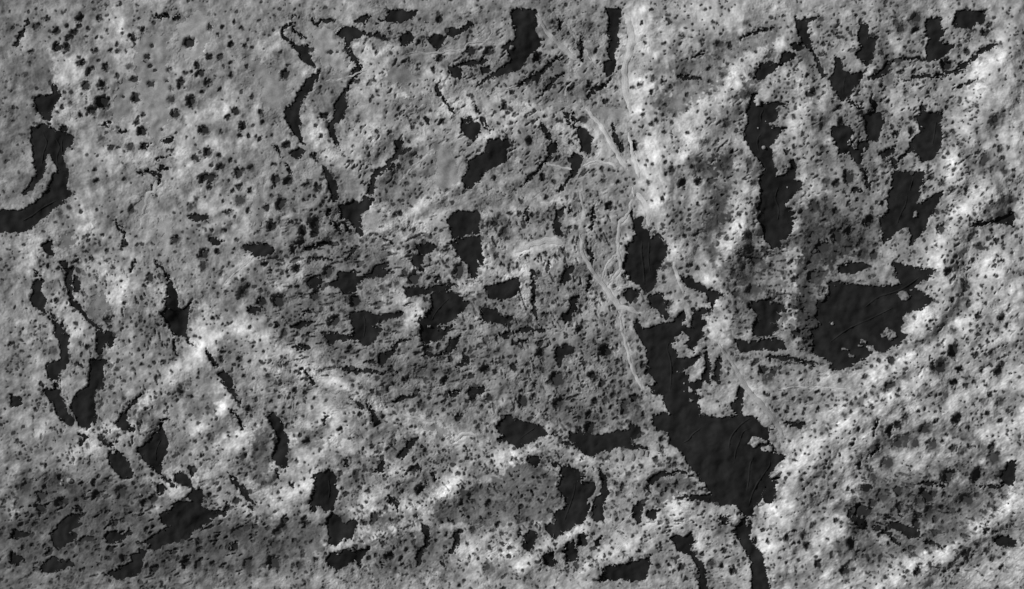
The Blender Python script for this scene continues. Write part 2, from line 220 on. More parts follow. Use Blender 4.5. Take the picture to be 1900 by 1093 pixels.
# sand-filled cracks: (width in sheet units, line)
CRACK = [
 (20, "00:870,92 945,95"), (25, "00:975,95 1020,98"), (18, "00:560,695 625,712"), (20, "00:668,735 712,742"),
 (14, "00:780,965 860,975 905,992"), (16, "00:890,952 960,943"), (9, "00:880,895 950,885"), (8, "00:902,1000 850,1093"),
 (12, "00:85,260 130,180 160,120"), (26, "00:795,830 842,805"), (26, "00:918,800 972,782"),
 (12, "10:190,85 185,140 140,155 135,200 190,245"), (12, "10:185,140 250,215"), (12, "10:300,865 335,905"), (20, "10:300,115 330,130 360,112 430,110"),
 (9, "10:482,255 520,320 567,377"), (9, "10:500,250 545,330 575,372"), (16, "10:600,186 680,205 742,232"), (22, "10:1130,365 1200,350 1282,345"),
 (14, "10:1032,437 1000,490 1030,545 1042,572"), (7, "10:1010,500 1060,590 1112,640"), (9, "10:940,640 962,702"), (10, "10:1220,593 1250,660 1302,742"),
 (14, "10:720,962 782,928"), (22, "10:795,872 852,838"), (10, "10:85,815 135,885"), (8, "10:160,930 185,975"),
 (24, "20:0,480 100,435 170,370 242,312"), (18, "20:120,545 200,455 267,403"), (18, "20:128,678 180,770 202,812"), (14, "20:263,628 300,690 350,722"), (12, "20:310,628 330,692"),
 (10, "20:190,880 110,960 20,1052"), (12, "20:360,190 365,332"), (12, "20:238,95 242,172"), (20, "20:530,440 490,480 430,510 388,562"), (12, "20:535,685 545,730"),
 (10, "20:928,342 1062,293"), (14, "20:1330,182 1400,160 1442,166"), (8, "20:1250,222 1330,182"), (17, "20:908,423 990,440 1042,440"),
 (10, "30:165,125 300,98"), (12, "30:990,332 850,330 730,335 692,360"), (24, "30:700,350 680,400 590,442"), (20, "30:470,570 542,612"), (22, "30:600,548 622,622"),
 (18, "30:720,888 737,952"), (16, "30:550,928 580,1062"), (12, "30:480,1080 562,1065"), (13, "30:788,452 850,430 960,430 1060,412 1112,395"), (18, "30:1130,365 1200,300 1295,248"), (9, "30:1080,502 1202,440"),
 (12, "01:198,428 250,490"), (12, "01:260,668 312,717"), (9, "01:873,373 920,420 960,500"), (8, "01:1048,805 1085,855"), (7, "01:975,800 992,905"), (12, "01:1163,878 1222,972"),
 (16, "02:1285,-5 1330,45 1367,103"), (9, "01:653,148 690,220 717,272"), (8, "01:762,360 738,452"), (10, "01:430,945 472,982"), (22, "01:322,1055 312,1092"),
 (16, "11:473,168 517,217"), (10, "11:398,138 432,170 472,232"), (18, "11:425,0 428,42"), (13, "11:688,240 762,287"), (15, "11:258,312 320,290 400,275 442,290"), (10, "11:260,365 330,355 410,375"), (10, "11:478,372 530,320 562,298"),
 (14, "11:938,910 1062,900"), (28, "11:1060,892 1142,790"), (22, "11:1108,972 1170,940 1160,880"), (15, "11:198,860 302,872"), (12, "11:428,978 580,1000 782,1012"), (26, "11:188,752 260,730 312,718"), (8, "11:250,988 312,1062"), (12, "11:230,690 302,655"),
 (20, "11:1350,802 1457,780"), (9, "11:590,950 680,948"), (22, "11:380,120 405,88"),
 (16, "21:0,772 80,765 152,772"), (18, "21:0,838 52,820"), (12, "21:430,50 418,192"), (8, "21:298,55 305,110"), (14, "21:62,80 48,162"), (18, "21:80,430 95,560 95,660 132,742"), (16, "21:172,385 165,440"), (16, "21:408,470 402,545"), (11, "21:388,268 432,412"), (10, "21:640,100 652,140"),
 (12, "31:0,925 100,922 180,932 302,962"), (10, "21:1300,640 1457,590"), (14, "21:1405,912 1457,922"),
 (14, "02:710,132 792,40"), (6, "02:885,182 962,180"), (10, "02:905,490 982,552"), (12, "02:570,282 655,348"), (20, "02:440,268 490,282 452,312"), (20, "02:1290,490 1350,550 1400,612 1442,662"), (14, "02:1300,120 1340,170 1372,232"), (20, "02:418,665 452,702"), (16, "02:1405,660 1425,690"),
 (8, "12:535,53 602,122"), (8, "12:382,150 370,212"), (15, "12:735,613 760,650 792,697"), (10, "12:890,428 907,472"), (13, "12:980,478 1002,532"), (10, "12:690,968 702,1002"), (12, "12:702,400 690,470 640,472"), (20, "12:1058,45 1132,18"), (14, "12:1020,975 1055,1005"), (10, "12:500,390 490,440"), (10, "12:100,460 120,510"), (8, "12:180,530 195,560"),
 (13, "22:198,258 330,332"), (10, "22:200,418 242,442"), (7, "H:830,345 1000,350 1130,372"), (12, "H:600,500 640,560"), (10, "22:0,850 20,800"),
 (13, "32:830,547 900,530 1002,552"), (14, "32:478,720 562,782"), (10, "32:620,778 700,830 792,912"), (10, "32:898,858 1012,892"), (15, "32:1220,557 1400,545"), (10, "32:580,380 650,335"), (8, "32:540,550 610,560"), (10, "F:1160,300 1340,305"), (9, "F:985,335 1080,338"), (9, "32:612,270 625,170"),
]

# bare rock islets standing out of the dark sand
ISLAND = [
 "11:1070,258 1150,243 1245,226 1250,233 1150,251 1085,264", "E:385,150 470,110 540,90 480,160 430,190",
 "10:1162,688 1195,682 1200,695 1165,702", "E:480,480 540,470 600,520 640,590 560,620 480,600 455,530", "E:590,860 650,830 690,890 600,930", "E:590,950 650,990 600,1030",
 "F:845,470 880,410 960,420 1020,440 1010,465 940,480 920,505", "F:960,500 1020,475 1065,500 1050,545 980,535", "F:350,20 400,5 395,40 360,40", "F:360,90 395,95 380,130 355,120",
 "31:735,560 780,545 830,575 800,602 765,600", "31:810,530 835,540 820,550", "31:650,790 690,757 720,765 748,800 735,815 690,830 690,800 655,815",
 "31:540,820 575,830 570,845 540,842", "31:518,848 548,850 545,865 520,860", "31:425,868 470,875 468,885 430,882", "31:470,898 505,905 500,925 465,915", "31:362,720 385,718 382,738 365,736", "31:560,860 610,850 625,880 590,885",
 "31:835,100 855,95 855,130 835,135", "22:390,625 405,620 408,655 395,655", "22:1285,735 1310,735 1312,775 1290,780", "22:195,755 212,752 210,772 195,772", "E:510,330 560,350 630,405 560,410 500,400",
 "21:742,215 768,222 765,245 745,248",
 "02:372,818 425,812 400,828", "11:945,735 970,735 968,752 948,750", "11:1010,735 1035,722 1035,740 1000,762", "00:265,865 300,905 255,955", "10:1420,250 1440,262 1425,285 1408,275", "30:455,785 475,790 480,830 460,825", "30:490,760 505,770 500,840 488,830",
 "31:840,520 905,500 935,535 900,560", "02:630,345 648,350 645,372 632,368", "01:120,40 150,35 150,70 122,75",
]

# tonal areas of the bedrock and its dust, shade of some slopes painted in: (value 0-255, softness, weight, outline)
TONE = [
 (80, 22, .8, "00:85,300 300,290 320,400 300,470 90,480"), (100, 16, .8, "00:85,110 160,100 150,260 90,280"),
 (150, 14, .7, "00:290,330 420,320 460,430 520,560 430,600 350,620 340,520"), (135, 12, .8, "00:290,640 340,600 440,630 430,700 350,715"),
 (82, 14, .85, "20:870,370 950,320 1130,290 1190,380 1150,460 1080,520 980,600 900,650 800,650 760,610 830,520 890,440 860,400"),
 (88, 14, .85, "20:1130,250 1330,190 1470,165 1470,250 1380,280 1250,310 1130,300"), (70, 8, .9, "A:250,150 350,110 375,200 300,330 250,420 120,390 220,310"), (85, 10, .8, "A:80,500 140,400 240,440 240,620 60,680"),
 (50, 12, .85, "20:1180,850 1195,910 1205,950 1090,1000 1060,960 1110,900"), (50, 10, .9, "21:1100,110 1190,118 1235,150 1150,160 1080,202 1015,235 1050,170"), (62, 10, .9, "21:1075,20 1190,5 1150,62 1100,62"),
 (55, 16, .85, "C:210,0 470,0 500,130 560,250 480,270 370,200 300,130 210,110"), (70, 14, .85, "C:100,240 260,230 300,330 260,440 180,420 130,330"), (62, 12, .85, "C:310,480 420,440 540,470 600,540 380,560"), (58, 10, .85, "C:90,500 160,485 260,520 220,560 120,545"),
 (48, 18, .85, "C:860,0 1040,0 1030,180 940,200 850,140"), (42, 20, .9, "B:1050,520 1140,540 1140,620 1000,640 990,560"), (55, 18, .85, "B:950,780 1200,690 1220,900 1100,960 900,940"), (40, 18, .9, "B:1210,830 1460,820 1460,1090 1060,1090 1080,990 1220,960"),
 (42, 16, .9, "C:1040,40 1460,-40 1460,100 1290,80 1250,190 1050,180"), (45, 16, .9, "C:980,320 1080,250 1180,280 1200,380 1000,430"), (42, 14, .85, "C:850,540 960,560 960,720 870,680"), (45, 16, .9, "C:1100,560 1320,620 1330,740 1200,760 1080,700"), (45, 14, .9, "C:810,900 980,880 1000,1000 900,1060 810,1000"),
 (45, 16, .85, "C:860,420 960,400 980,460 900,490"), (50, 20, .8, "31:360,180 420,160 540,230 560,300 440,340 370,330"), (50, 20, .8, "31:180,560 300,580 310,740 240,830 170,780"),
 (165, 12, .8, "C:700,0 880,-10 860,180 830,260 800,400 850,520 760,640 820,760 760,900 690,860 710,640 680,420 760,200"),
 (78, 14, .85, "31:1190,110 1240,60 1320,20 1400,20 1400,110 1290,142"), (175, 18, .7, "31:1180,0 1250,-20 1200,100 1080,220 980,300 960,420 960,300 1040,120"), (170, 16, .7, "31:960,200 1060,220 1050,300 980,290"),
 (92, 20, .75, "32:440,640 560,600 820,520 1000,500 1200,540 1372,560 1372,640 1150,800 1000,900 760,920 620,800 480,760"), (100, 20, .7, "32:380,860 560,780 720,900 640,1000 420,1000"),
 (110, 20, .6, "32:0,30 300,0 420,30 330,110 150,250 50,150"), (82, 16, .8, "22:-10,395 140,430 245,560 282,655 150,760 -10,755|12:1457,760 1300,802 1150,762 1000,762 960,720 990,640 1080,602 1180,562 1320,532"),
 (75, 8, .85, "H:690,380 1000,370 1160,390 1170,560 1000,560 780,720 640,620 740,560"), (95, 14, .6, "H:120,460 380,440 460,660 400,860 130,880"),
 (85, 14, .7, "12:-40,220 55,230 70,380 60,560 -30,540"), (92, 14, .7, "12:180,230 330,230 390,290 300,340 190,320"), (95, 16, .7, "12:430,390 600,370 700,420 680,540 480,560"), (85, 18, .7, "12:0,730 300,720 380,880 300,960 0,980"), (90, 12, .7, "12:560,720 760,670 780,760 640,800"), (88, 12, .75, "12:700,330 830,260 880,290 780,400 700,400"), (90, 14, .7, "12:830,820 960,770 1140,800 1060,1040 640,1040 650,860"), (95, 12, .7, "12:830,500 990,470 1000,540 900,610 820,580"),
 (70, 26, .75, "02:85,480 300,470 560,620 700,640 860,760 780,900 800,1045 85,1045"), (74, 22, .75, "02:860,900 1150,780 1457,720 1457,1045 820,1045"), (100, 20, .6, "02:960,260 1060,300 1050,450 920,460 930,400"), (95, 16, .7, "02:530,20 720,30 650,180 560,200"), (92, 16, .7, "02:730,120 850,90 880,200 770,220"), (95, 18, .7, "02:1050,30 1260,20 1240,100 1130,180 1060,170"),
 (82, 22, .7, "11:240,280 760,300 760,520 460,540 250,520"), (85, 20, .7, "11:80,560 360,560 380,800 300,880 100,780"), (88, 20, .6, "11:380,860 960,860 1180,960 1140,1040 560,1000 400,930"), (92, 20, .6, "21:-10,760 700,780 760,1000 740,1093 -10,1093"), (85, 18, .6, "22:200,20 640,0 740,60 720,220 300,240 190,150"),
 (90, 18, .6, "10:1010,270 1350,250 1380,340 1020,370"), (88, 16, .7, "10:300,420 480,450 440,560 420,640 300,600 240,600"), (90, 18, .65, "10:700,860 980,830 1000,960 900,1060 680,1080"), (90, 20, .6, "20:0,380 260,300 500,450 380,560 100,560"),
 (95, 20, .6, "20:100,860 300,860 520,960 600,1090 0,1090 0,950"), (92, 18, .6, "20:250,90 490,90 480,330 350,330"), (92, 18, .6, "01:620,700 930,680 960,800 900,880 760,900 620,860"), (95, 16, .6, "01:260,380 370,440 360,560 250,520"), (100, 18, .6, "01:85,820 330,820 300,1010 90,1010"), (95, 14, .6, "21:400,130 560,120 540,330 420,360"),
 (155, 10, .6, "01:1080,590 1180,640 1250,760 1300,850 1180,900 1060,820"), (150, 12, .6, "01:85,700 290,690 300,790 180,830 85,820"), (145, 12, .6, "01:85,230 230,230 230,420 85,440"), (150, 12, .6, "01:240,580 400,610 540,760 440,800 300,700"),
 (160, 14, .6, "20:0,580 220,620 330,700 340,860 200,760 0,640"), (150, 12, .6, "21:0,320 330,300 330,380 0,460"), (150, 12, .6, "11:900,40 1080,30 1060,130 960,200 830,260 720,230 740,140"), (150, 10, .6, "11:960,340 1050,320 1100,420 1200,480 1240,440 1290,500 1160,510 960,420"), (150, 10, .6, "21:980,560 1070,560 1100,680 1200,820 1140,860 1040,820"),
 (125, 10, .6, "30:620,440 960,440 900,560 860,640 680,650 600,520"), (118, 10, .6, "30:720,340 1000,340 960,420 780,430"), (120, 12, .6, "30:560,800 880,700 820,820 720,900 620,1050 560,930"), (128, 12, .6, "30:610,220 900,190 910,320 720,330 620,310"),
 (135, 14, .6, "A:600,300 900,250 1150,400 1200,560 1000,600 760,680 620,620 640,480"), (125, 12, .6, "A:640,820 800,740 1000,700 1200,860 1000,1000 700,1090"), (140, 12, .6, "B:60,280 350,200 420,330 360,520 340,700 120,760 60,560"), (150, 12, .7, "B:870,480 960,220 1100,160 1140,420 1000,500 900,620 960,760 930,880 760,900 840,700"),
]

# bright dust bands on ridges, sunlit flanks painted into their tone: (value, half width, crest height in m, line)
BAND = [
 (172, 20, 1.6, "P:352,565 420,600 520,650 610,700 700,755 800,800 870,822"), (148, 14, 1.2, "P:235,790 300,712 370,652 410,615"), (146, 12, 1.0, "P:150,800 215,790 270,775"), (146, 12, 1.2, "P:470,900 520,850 560,800"), (146, 12, 1.2, "P:560,800 620,770 680,765"), (150, 12, 1.4, "P:520,960 560,905 590,880"),
 (140, 12, 1.4, "P:700,330 760,270 800,250"), (138, 12, 1.4, "P:640,470 720,420 800,370 850,345"), (138, 10, 1.2, "P:890,480 960,470 1040,455"), (136, 10, 1.2, "P:900,400 980,390 1060,370"), (134, 10, 1.2, "P:520,500 590,470 660,450"), (132, 10, 1.2, "P:380,430 440,400 470,370"),
 (168, 30, 2.5, "20:650,85 720,300 700,480"), (165, 34, 2.0, "20:700,640 780,800 760,960 800,1090"), (160, 30, 2.0, "20:900,100 800,260"), (158, 34, 2.5, "20:1000,620 1100,570 1220,480 1300,330 1457,260"), (150, 30, 1.5, "20:900,180 1080,140 1200,110"), (165, 30, 1.0, "20:900,880 980,760"),
 (165, 28, 2.5, "21:760,40 820,130 860,260 900,340"), (165, 26, 3.0, "21:1080,480 1180,300 1240,180 1260,60"), (158, 22, 2.0, "21:1130,560 1170,700 1120,800"), (150, 22, 1.0, "21:1000,60 940,160"),
 (160, 26, 3.0, "30:1372,170 1200,520 1080,800 1060,1000"), (160, 30, 3.0, "30:1330,300 1372,420 1280,560 1160,660"), (150, 30, 2.0, "30:0,450 140,420 240,560 160,760"), (150, 24, 1.0, "30:60,800 200,880 240,1040"),
 (165, 30, 3.5, "31:1230,20 1060,180 1000,300 980,420 1000,560 880,720 800,880"), (172, 36, 3.5, "31:1372,560 1270,460 1190,560 1120,760 860,900 660,990"), (160, 30, 2.0, "31:1372,380 1290,340 1260,480"), (155, 28, 2.0, "31:860,1000 1100,840 1372,800"),
 (170, 40, 5.0, "32:0,980 90,700 170,460 290,280 460,150 640,60 860,-40"), (165, 34, 3.0, "32:200,560 420,360 560,230 700,120"), (168, 30, 4.0, "32:1400,650 1240,740 1100,830 980,930 800,1040 640,1090"), (160, 24, 2.0, "32:440,620 640,560 820,490 1000,440 1250,450"), (160, 30, 1.5, "32:900,120 1100,60 1300,120"), (155, 30, 1.0, "32:1000,400 1180,300 1372,220"), (155, 26, 1.0, "32:120,1000 350,800 440,700"), (160, 20, 1.0, "32:380,830 440,770 520,620"),
 (160, 22, 2.5, "12:640,710 830,660 950,660 1060,580 1120,520 1180,430"), (155, 26, 1.5, "12:120,620 260,560 300,470"), (158, 24, 1.5, "12:560,690 620,620 700,590"), (150, 26, 1.0, "12:280,420 380,300 520,330"), (160, 24, 1.0, "12:620,380 760,470 880,480"), (158, 30, 1.5, "12:1150,300 1250,400 1457,420"), (155, 30, 1.0, "12:1180,900 1260,980 1400,900"), (150, 24, 1.0, "12:640,820 780,760 900,800"), (150, 26, 1.0, "12:480,220 400,150"), (152, 20, 1.0, "12:380,900 480,880 560,830"),
 (158, 20, 2.5, "22:0,1010 130,920 260,830 390,790"), (160, 24, 2.0, "22:0,370 160,310 300,360 420,430"), (160, 24, 2.0, "22:400,1010 560,900 720,800 860,700 960,640"), (158, 24, 1.5, "22:720,880 900,740 1100,700 1200,720"), (140, 24, 1.0, "22:500,450 600,480 780,440"), (142, 24, 1.0, "22:1000,820 1120,920 1250,900"), (165, 22, 1.5, "22:1457,640 1400,760 1420,900 1457,1050"),
 (148, 24, 1.5, "02:400,380 520,310 600,230 760,190"), (150, 24, 2.0, "02:1100,210 1200,150 1320,90"), (150, 26, 2.0, "02:1240,370 1340,300 1457,200"), (145, 20, 1.0, "02:900,660 960,580 1060,600"), (148, 18, 1.0, "02:1080,520 1220,440 1300,400"), (140, 24, .6, "02:100,700 220,640 400,560"),
 (150, 24, 1.5, "01:940,1060 1060,960 1120,880"), (150, 30, 1.0, "01:540,420 700,520 600,620"), (145, 26, 1.0, "01:460,80 520,180 420,260"), (140, 26, 1.0, "01:1000,540 900,640"), (138, 24, 1.0, "01:1180,100 1300,60 1400,160"), (140, 20, 1.0, "01:1280,500 1400,370 1457,350"),
 (150, 26, 2.0, "11:0,900 120,980 280,1000 420,1060"), (145, 18, 1.0, "11:100,520 280,400 440,360"), (148, 20, 1.0, "11:600,240 760,300 900,400"), (150, 22, 1.5, "11:1240,250 1280,420 1420,490"), (140, 20, 1.0, "11:760,580 900,640 860,720"), (145, 18, 1.0, "11:600,60 720,120"),
 (135, 30, 1.0, "10:480,860 640,760 760,720 940,740"), (135, 30, .8, "10:560,250 720,300 640,520"), (145, 30, .8, "10:740,560 900,500 1040,460"), (148, 30, 1.0, "10:1060,600 1200,620 1300,760 1420,700"), (140, 20, .8, "10:240,600 320,720 420,900"), (140, 20, .8, "10:480,940 600,850"), (140, 20, .5, "10:30,300 120,220"),
 (135, 34, 1.0, "00:620,120 720,180 780,260"), (138, 40, .6, "00:380,360 460,420 560,540"), (138, 24, .6, "00:1100,680 1250,650 1350,560"), (138, 30, .6, "00:1000,860 1100,780 1250,830"), (135, 24, .6, "00:620,700 720,680 800,760"), (132, 40, .6, "00:480,900 700,900 860,860"), (135, 30, .6, "00:920,1050 1020,980 1100,960"),
]

# gullies, their shade painted in as a darker tone: (value, half width, depth in m, line)
GULLY = [
 (58, 15, 2.6, "P:1300,300 1335,370 1315,440 1330,500"), (60, 13, 2.4, "P:1355,280 1350,350 1325,420"), (54, 18, 2.6, "P:1490,390 1515,470 1490,550 1510,640"), (66, 15, 2.2, "P:1540,390 1590,430 1625,470"), (72, 12, 2.0, "P:1400,500 1390,560 1420,600"),
 (76, 17, 3.0, "P:1560,945 1640,905 1740,868 1870,880"), (72, 15, 2.6, "P:1590,985 1690,965 1800,930"), (84, 13, 2.2, "P:1630,840 1710,800 1800,805 1850,850"), (86, 12, 2.2, "P:1600,1030 1700,1025 1790,990"), (90, 10, 1.8, "P:1520,800 1600,740 1680,700"), (92, 10, 1.8, "P:1660,660 1740,620 1800,560"), (88, 12, 2.0, "P:1770,250 1810,320 1860,310"),
 (84, 12, 2.0, "P:1480,70 1515,140 1510,220 1540,300"), (80, 13, 2.0, "P:1640,60 1650,150 1610,240 1620,330"), (66, 24, 2.4, "P:40,985 160,940 270,985 380,985 500,1020"), (70, 20, 2.0, "P:60,900 180,905 300,930"), (74, 16, 2.0, "P:470,1040 560,1010 640,960"),
 (82, 12, 1.8, "P:560,470 640,440 700,450"), (80, 12, 1.8, "P:540,600 620,640 760,690 860,700"), (86, 10, 1.6, "P:960,600 1010,650 1000,720"), (84, 10, 1.6, "P:880,140 960,110 1040,120"), (88, 10, 1.6, "P:700,300 740,240 790,210"),
]
# smooth sheets of wind-laid dust: (value, outline, label)
DUST = [
 (122, "00:965,60 1210,60 1180,220 1150,330 1050,350 985,300 990,180", "smooth grey dust lobe round a big dark pit near the top left"),
 (112, "00:740,215 880,170 975,190 960,400 965,650 915,830 850,850 820,700 775,620 760,400", "long smooth grey dust chute running down the upper left"),
 (112, "00:690,410 770,470 740,670 605,690 630,540", "short smooth dust chute left of the long one, upper left"),
 (108, "00:1360,290 1457,320|10:120,410 180,470 130,600 40,640 0,560|00:1457,430 1390,400", "smooth grey dust plain left of the bent channels"),
 (122, "10:275,140 468,150 488,220 442,262 512,400 430,420 350,370 300,300", "smooth pale dust flat between the two bent channels"),
 (104, "10:720,380 830,358 912,440 830,502 700,480", "smooth grey dust disc in the upper middle"),
 (118, "10:700,568 1000,540 985,612 740,602", "smooth dust flat below the grey disc, upper middle"),
 (108, "10:955,790 1040,800 1105,870 1145,1000 1080,1093 1000,1040 980,900", "smooth dust slope left of the slanting oblong dark patch"),
 (118, "10:1060,480 1190,505 1350,520 1457,545|20:0,590 60,600|10:1340,560 1200,530 1080,520", "smooth dust apron under a pale ridge, upper middle"),
 (112, "20:100,570 200,555 330,560 320,600 180,605", "small smooth dust shelf, left of the pale vertical drift"),
 (112, "20:380,600 480,590 590,590 600,660 560,700 470,680", "smooth dust saddle at the head of the long curved drift"),
 (118, "01:1420,0 1457,0|11:45,0 20,240 0,260|01:1405,200", "smooth grey dust gully floor left of centre, lower end"),
 (115, "P:500,260 512,262 496,320 494,400 488,440 466,440 470,380 488,310", "smooth grey dust gully floor left of centre, upper end"),
 (118, "01:770,40 830,0 850,30 800,180 780,230 740,200", "smooth dust tongue on the left slope"),
 (118, "01:880,130 970,130 990,380 920,360 890,260", "smooth dust fan left of centre"),
 (88, "01:330,250 370,200 440,210 420,300 370,320 335,300", "round grey dust floor of a crater by the dark arrowhead"),
 (90, "01:485,620 540,540 620,570 630,650 570,710 510,690", "round grey dust floor of a crater beside the thin gully"),
 (118, "11:590,120 660,60 700,110 660,210 600,200", "smooth dust flank right of the dripping splash"),
 (118, "12:300,10 500,20 480,80 400,75", "smooth dust flat above the pale fan, bottom centre"),
 (112, "12:850,190 1000,200 1100,270 1090,300 1040,292 960,250", "smooth grey dust slide below centre, left one of two"),
 (112, "12:1200,262 1300,285 1405,320 1390,335 1270,310", "smooth grey dust slide below centre, right one of two"),
 (135, "31:1420,620 1400,600 1380,620|21:0,0" if False else "32:0,110 40,150 85,240 120,330 95,372 60,300 20,230 0,200", "smooth dust tongue entering the broad pale slope"),
 (120, "11:40,20 10,250 30,260 60,140", "narrow smooth dust lane beside the gully floor"),
]

# pale dust drifts: (value, width start, width end, line, label)
DRIFT = [
 (135, 9, 13, "10:800,310 880,295 960,300 1060,290 1150,280 1178,245 1272,235 1312,190 1310,140", "long thin pale drift winding across the top"),
 (132, 8, 5, "10:1270,236 1352,242", "short spur of the winding pale drift at the top"),
 (138, 8, 10, "10:788,1030 830,985 872,940 962,865", "thin pale drift on a dark slope, upper middle"),
 (135, 9, 9, "10:372,456 490,440 550,415 612,393", "pale drift bridging the two bent channels"),
 (140, 10, 7, "10:1345,520 1457,482", "pale drift below the tail of the big top patch"),
 (150, 44, 34, "20:610,70 642,200 632,300 606,400 612,520 640,640", "broad pale vertical drift beside the vertical channel"),
 (158, 20, 36, "20:385,610 440,670 500,760 560,860 615,960", "long bright curved drift, upper right of centre"),
 (152, 10, 18, "20:358,940 430,910 520,920 570,950", "pale hooked drift below the long curved one"),
 (165, 16, 26, "20:628,730 628,770 655,880 685,1000", "bright narrow drift at the foot of the vertical one"),
 (145, 14, 14, "20:160,918 230,940 302,950", "short pale drift left of the dark comma"),
 (142, 10, 12, "20:275,572 270,500 312,460", "small crescent drift near the dark diagonals"),
 (138, 20, 30, "20:108,80 170,180 250,260 335,340", "wide pale drift right of the big tailed patch"),
 (142, 9, 9, "20:388,280 430,360 482,412", "thin drift left of the vertical channel"),
 (140, 12, 14, "20:278,130 332,205", "stub of pale drift near the top, right of centre"),
 (152, 18, 22, "20:648,1050|21:632,95 572,180 568,330 582,420 545,470 510,512", "bright sickle drift left of the heart"),
 (148, 14, 12, "21:560,338 500,400 478,485", "thin drift leaning off the bright sickle"),
 (145, 18, 34, "21:352,215 368,330 420,430 500,530 560,620 640,650 712,682", "pale drift curving down toward the huge basin"),
 (148, 16, 20, "21:578,655 590,760 620,880 652,1000 705,1095", "long pale drift left of the basin channel"),
 (140, 22, 44, "21:-10,332 80,285 180,262 275,275", "fat pale tongue of dust right of centre"),
 (155, 30, 30, "21:672,-10 730,80 742,185", "bright drift running into the stem of the heart"),
 (150, 22, 20, "21:878,380 910,480 942,562", "pale drift right of the heart"),
 (128, 20, 34, "21:1130,840 1220,970 1290,1093|F:960,130 1060,240 1150,400", "wide smooth drift right of the twin spindles"),
 (140, 16, 14, "21:352,-10 375,112", "short vertical pale drift right of centre"),
 (155, 14, 18, "12:800,150 870,165 975,190", "bright drift on the slope below centre"),
 (160, 26, 18, "12:1100,300 1150,260 1225,262", "bright patch of drift between two dust slides"),
 (150, 16, 12, "H:250,990 330,900 450,800", "pale combed drift leading to the dark sock"),
 (140, 10, 10, "11:1265,500 1340,410 1420,355" if False else "01:1262,505 1330,440 1430,355", "pale crease of dust left of centre"),
 (138, 30, 12, "00:890,1010 860,1080 830,1093|01:800,120", "pale dust chute with a dark edge on the left slope"),
 (158, 2.6, 3.2, "P:1440,722 1500,718 1572,722", "straight thin pale drift between great dark field and broad slope"),
 (130, 2, 2, "P:1462,752 1530,748 1560,751", "faint straight drift above the smooth tongue"),
 (142, 8, 8, "32:20,100 60,180 75,235", "pale streak on the smooth dust tongue"),
]

# low curved sand ridges seen inside the dark patches: (short name of the patch, width in map units, line)
SANDRIDGE = [
 ("huge dark basin", 2.4, "F:880,245 790,310 730,380 700,440 690,520"), ("huge dark basin", 2.2, "F:880,335 810,370 785,440 750,530 738,640"), ("huge dark basin", 2.2, "F:905,570 872,640 862,740 845,880"), ("huge dark basin", 2.4, "F:1045,560 1035,650 990,720 930,810 880,920 860,1000"), ("huge dark basin", 2.0, "F:470,330 390,390 350,440 290,470"), ("huge dark basin", 2.2, "E:395,420 355,520 385,640 400,760 395,900 380,1040"),
 ("large heart right of centre", 2.2, "21:705,250 700,330 712,420 718,510"), ("large heart right of centre", 2.0, "21:745,260 740,360 750,440"),
 ("vest-shaped patch near left edge", 2.0, "00:235,740 262,800 245,860 235,930"), ("vest-shaped patch near left edge", 2.0, "00:310,775 335,830 320,880 325,930"), ("vest-shaped patch near left edge", 1.8, "00:352,770 345,820 350,860"),
 ("slanting band at left edge", 2.2, "01:330,30 250,70 180,120 110,160"), ("pool with pale boulders", 2.0, "A:470,500 430,580 450,660"), ("pool with pale boulders", 2.0, "A:460,760 400,830 395,920 430,1010"), ("tall notched tongue", 2.0, "B:640,330 600,460 640,600 620,740"),
 ("great dark field", 2.4, "31:880,460 760,540 640,580 560,640"), ("great dark field", 2.2, "31:720,640 600,700 470,760 360,840"), ("glove patch right of bottom centre", 2.0, "22:330,520 320,590 290,680 260,760"), ("shield in the lower left", 1.8, "02:905,290 880,350 875,420"), ("forked apron near right edge", 2.0, "31:800,0 790,60 760,120 740,180"), ("forked apron near right edge", 1.8, "30:840,990 820,1050 815,1085"), ("tall ragged patch near right edge", 2.0, "30:965,680 955,760 940,830"), ("cup-shaped patch with spout", 1.8, "30:450,430 440,490 440,540"), ("arrowhead at the centre", 2.0, "11:1080,580 1010,650 970,720"), ("square patch with left tail", 1.8, "11:590,680 600,740 590,810"), ("smooth wedge right of bottom centre", 1.8, "22:100,225 50,260 0,300"), ("tooth with two roots", 1.8, "12:390,500 400,570 390,640"),
]
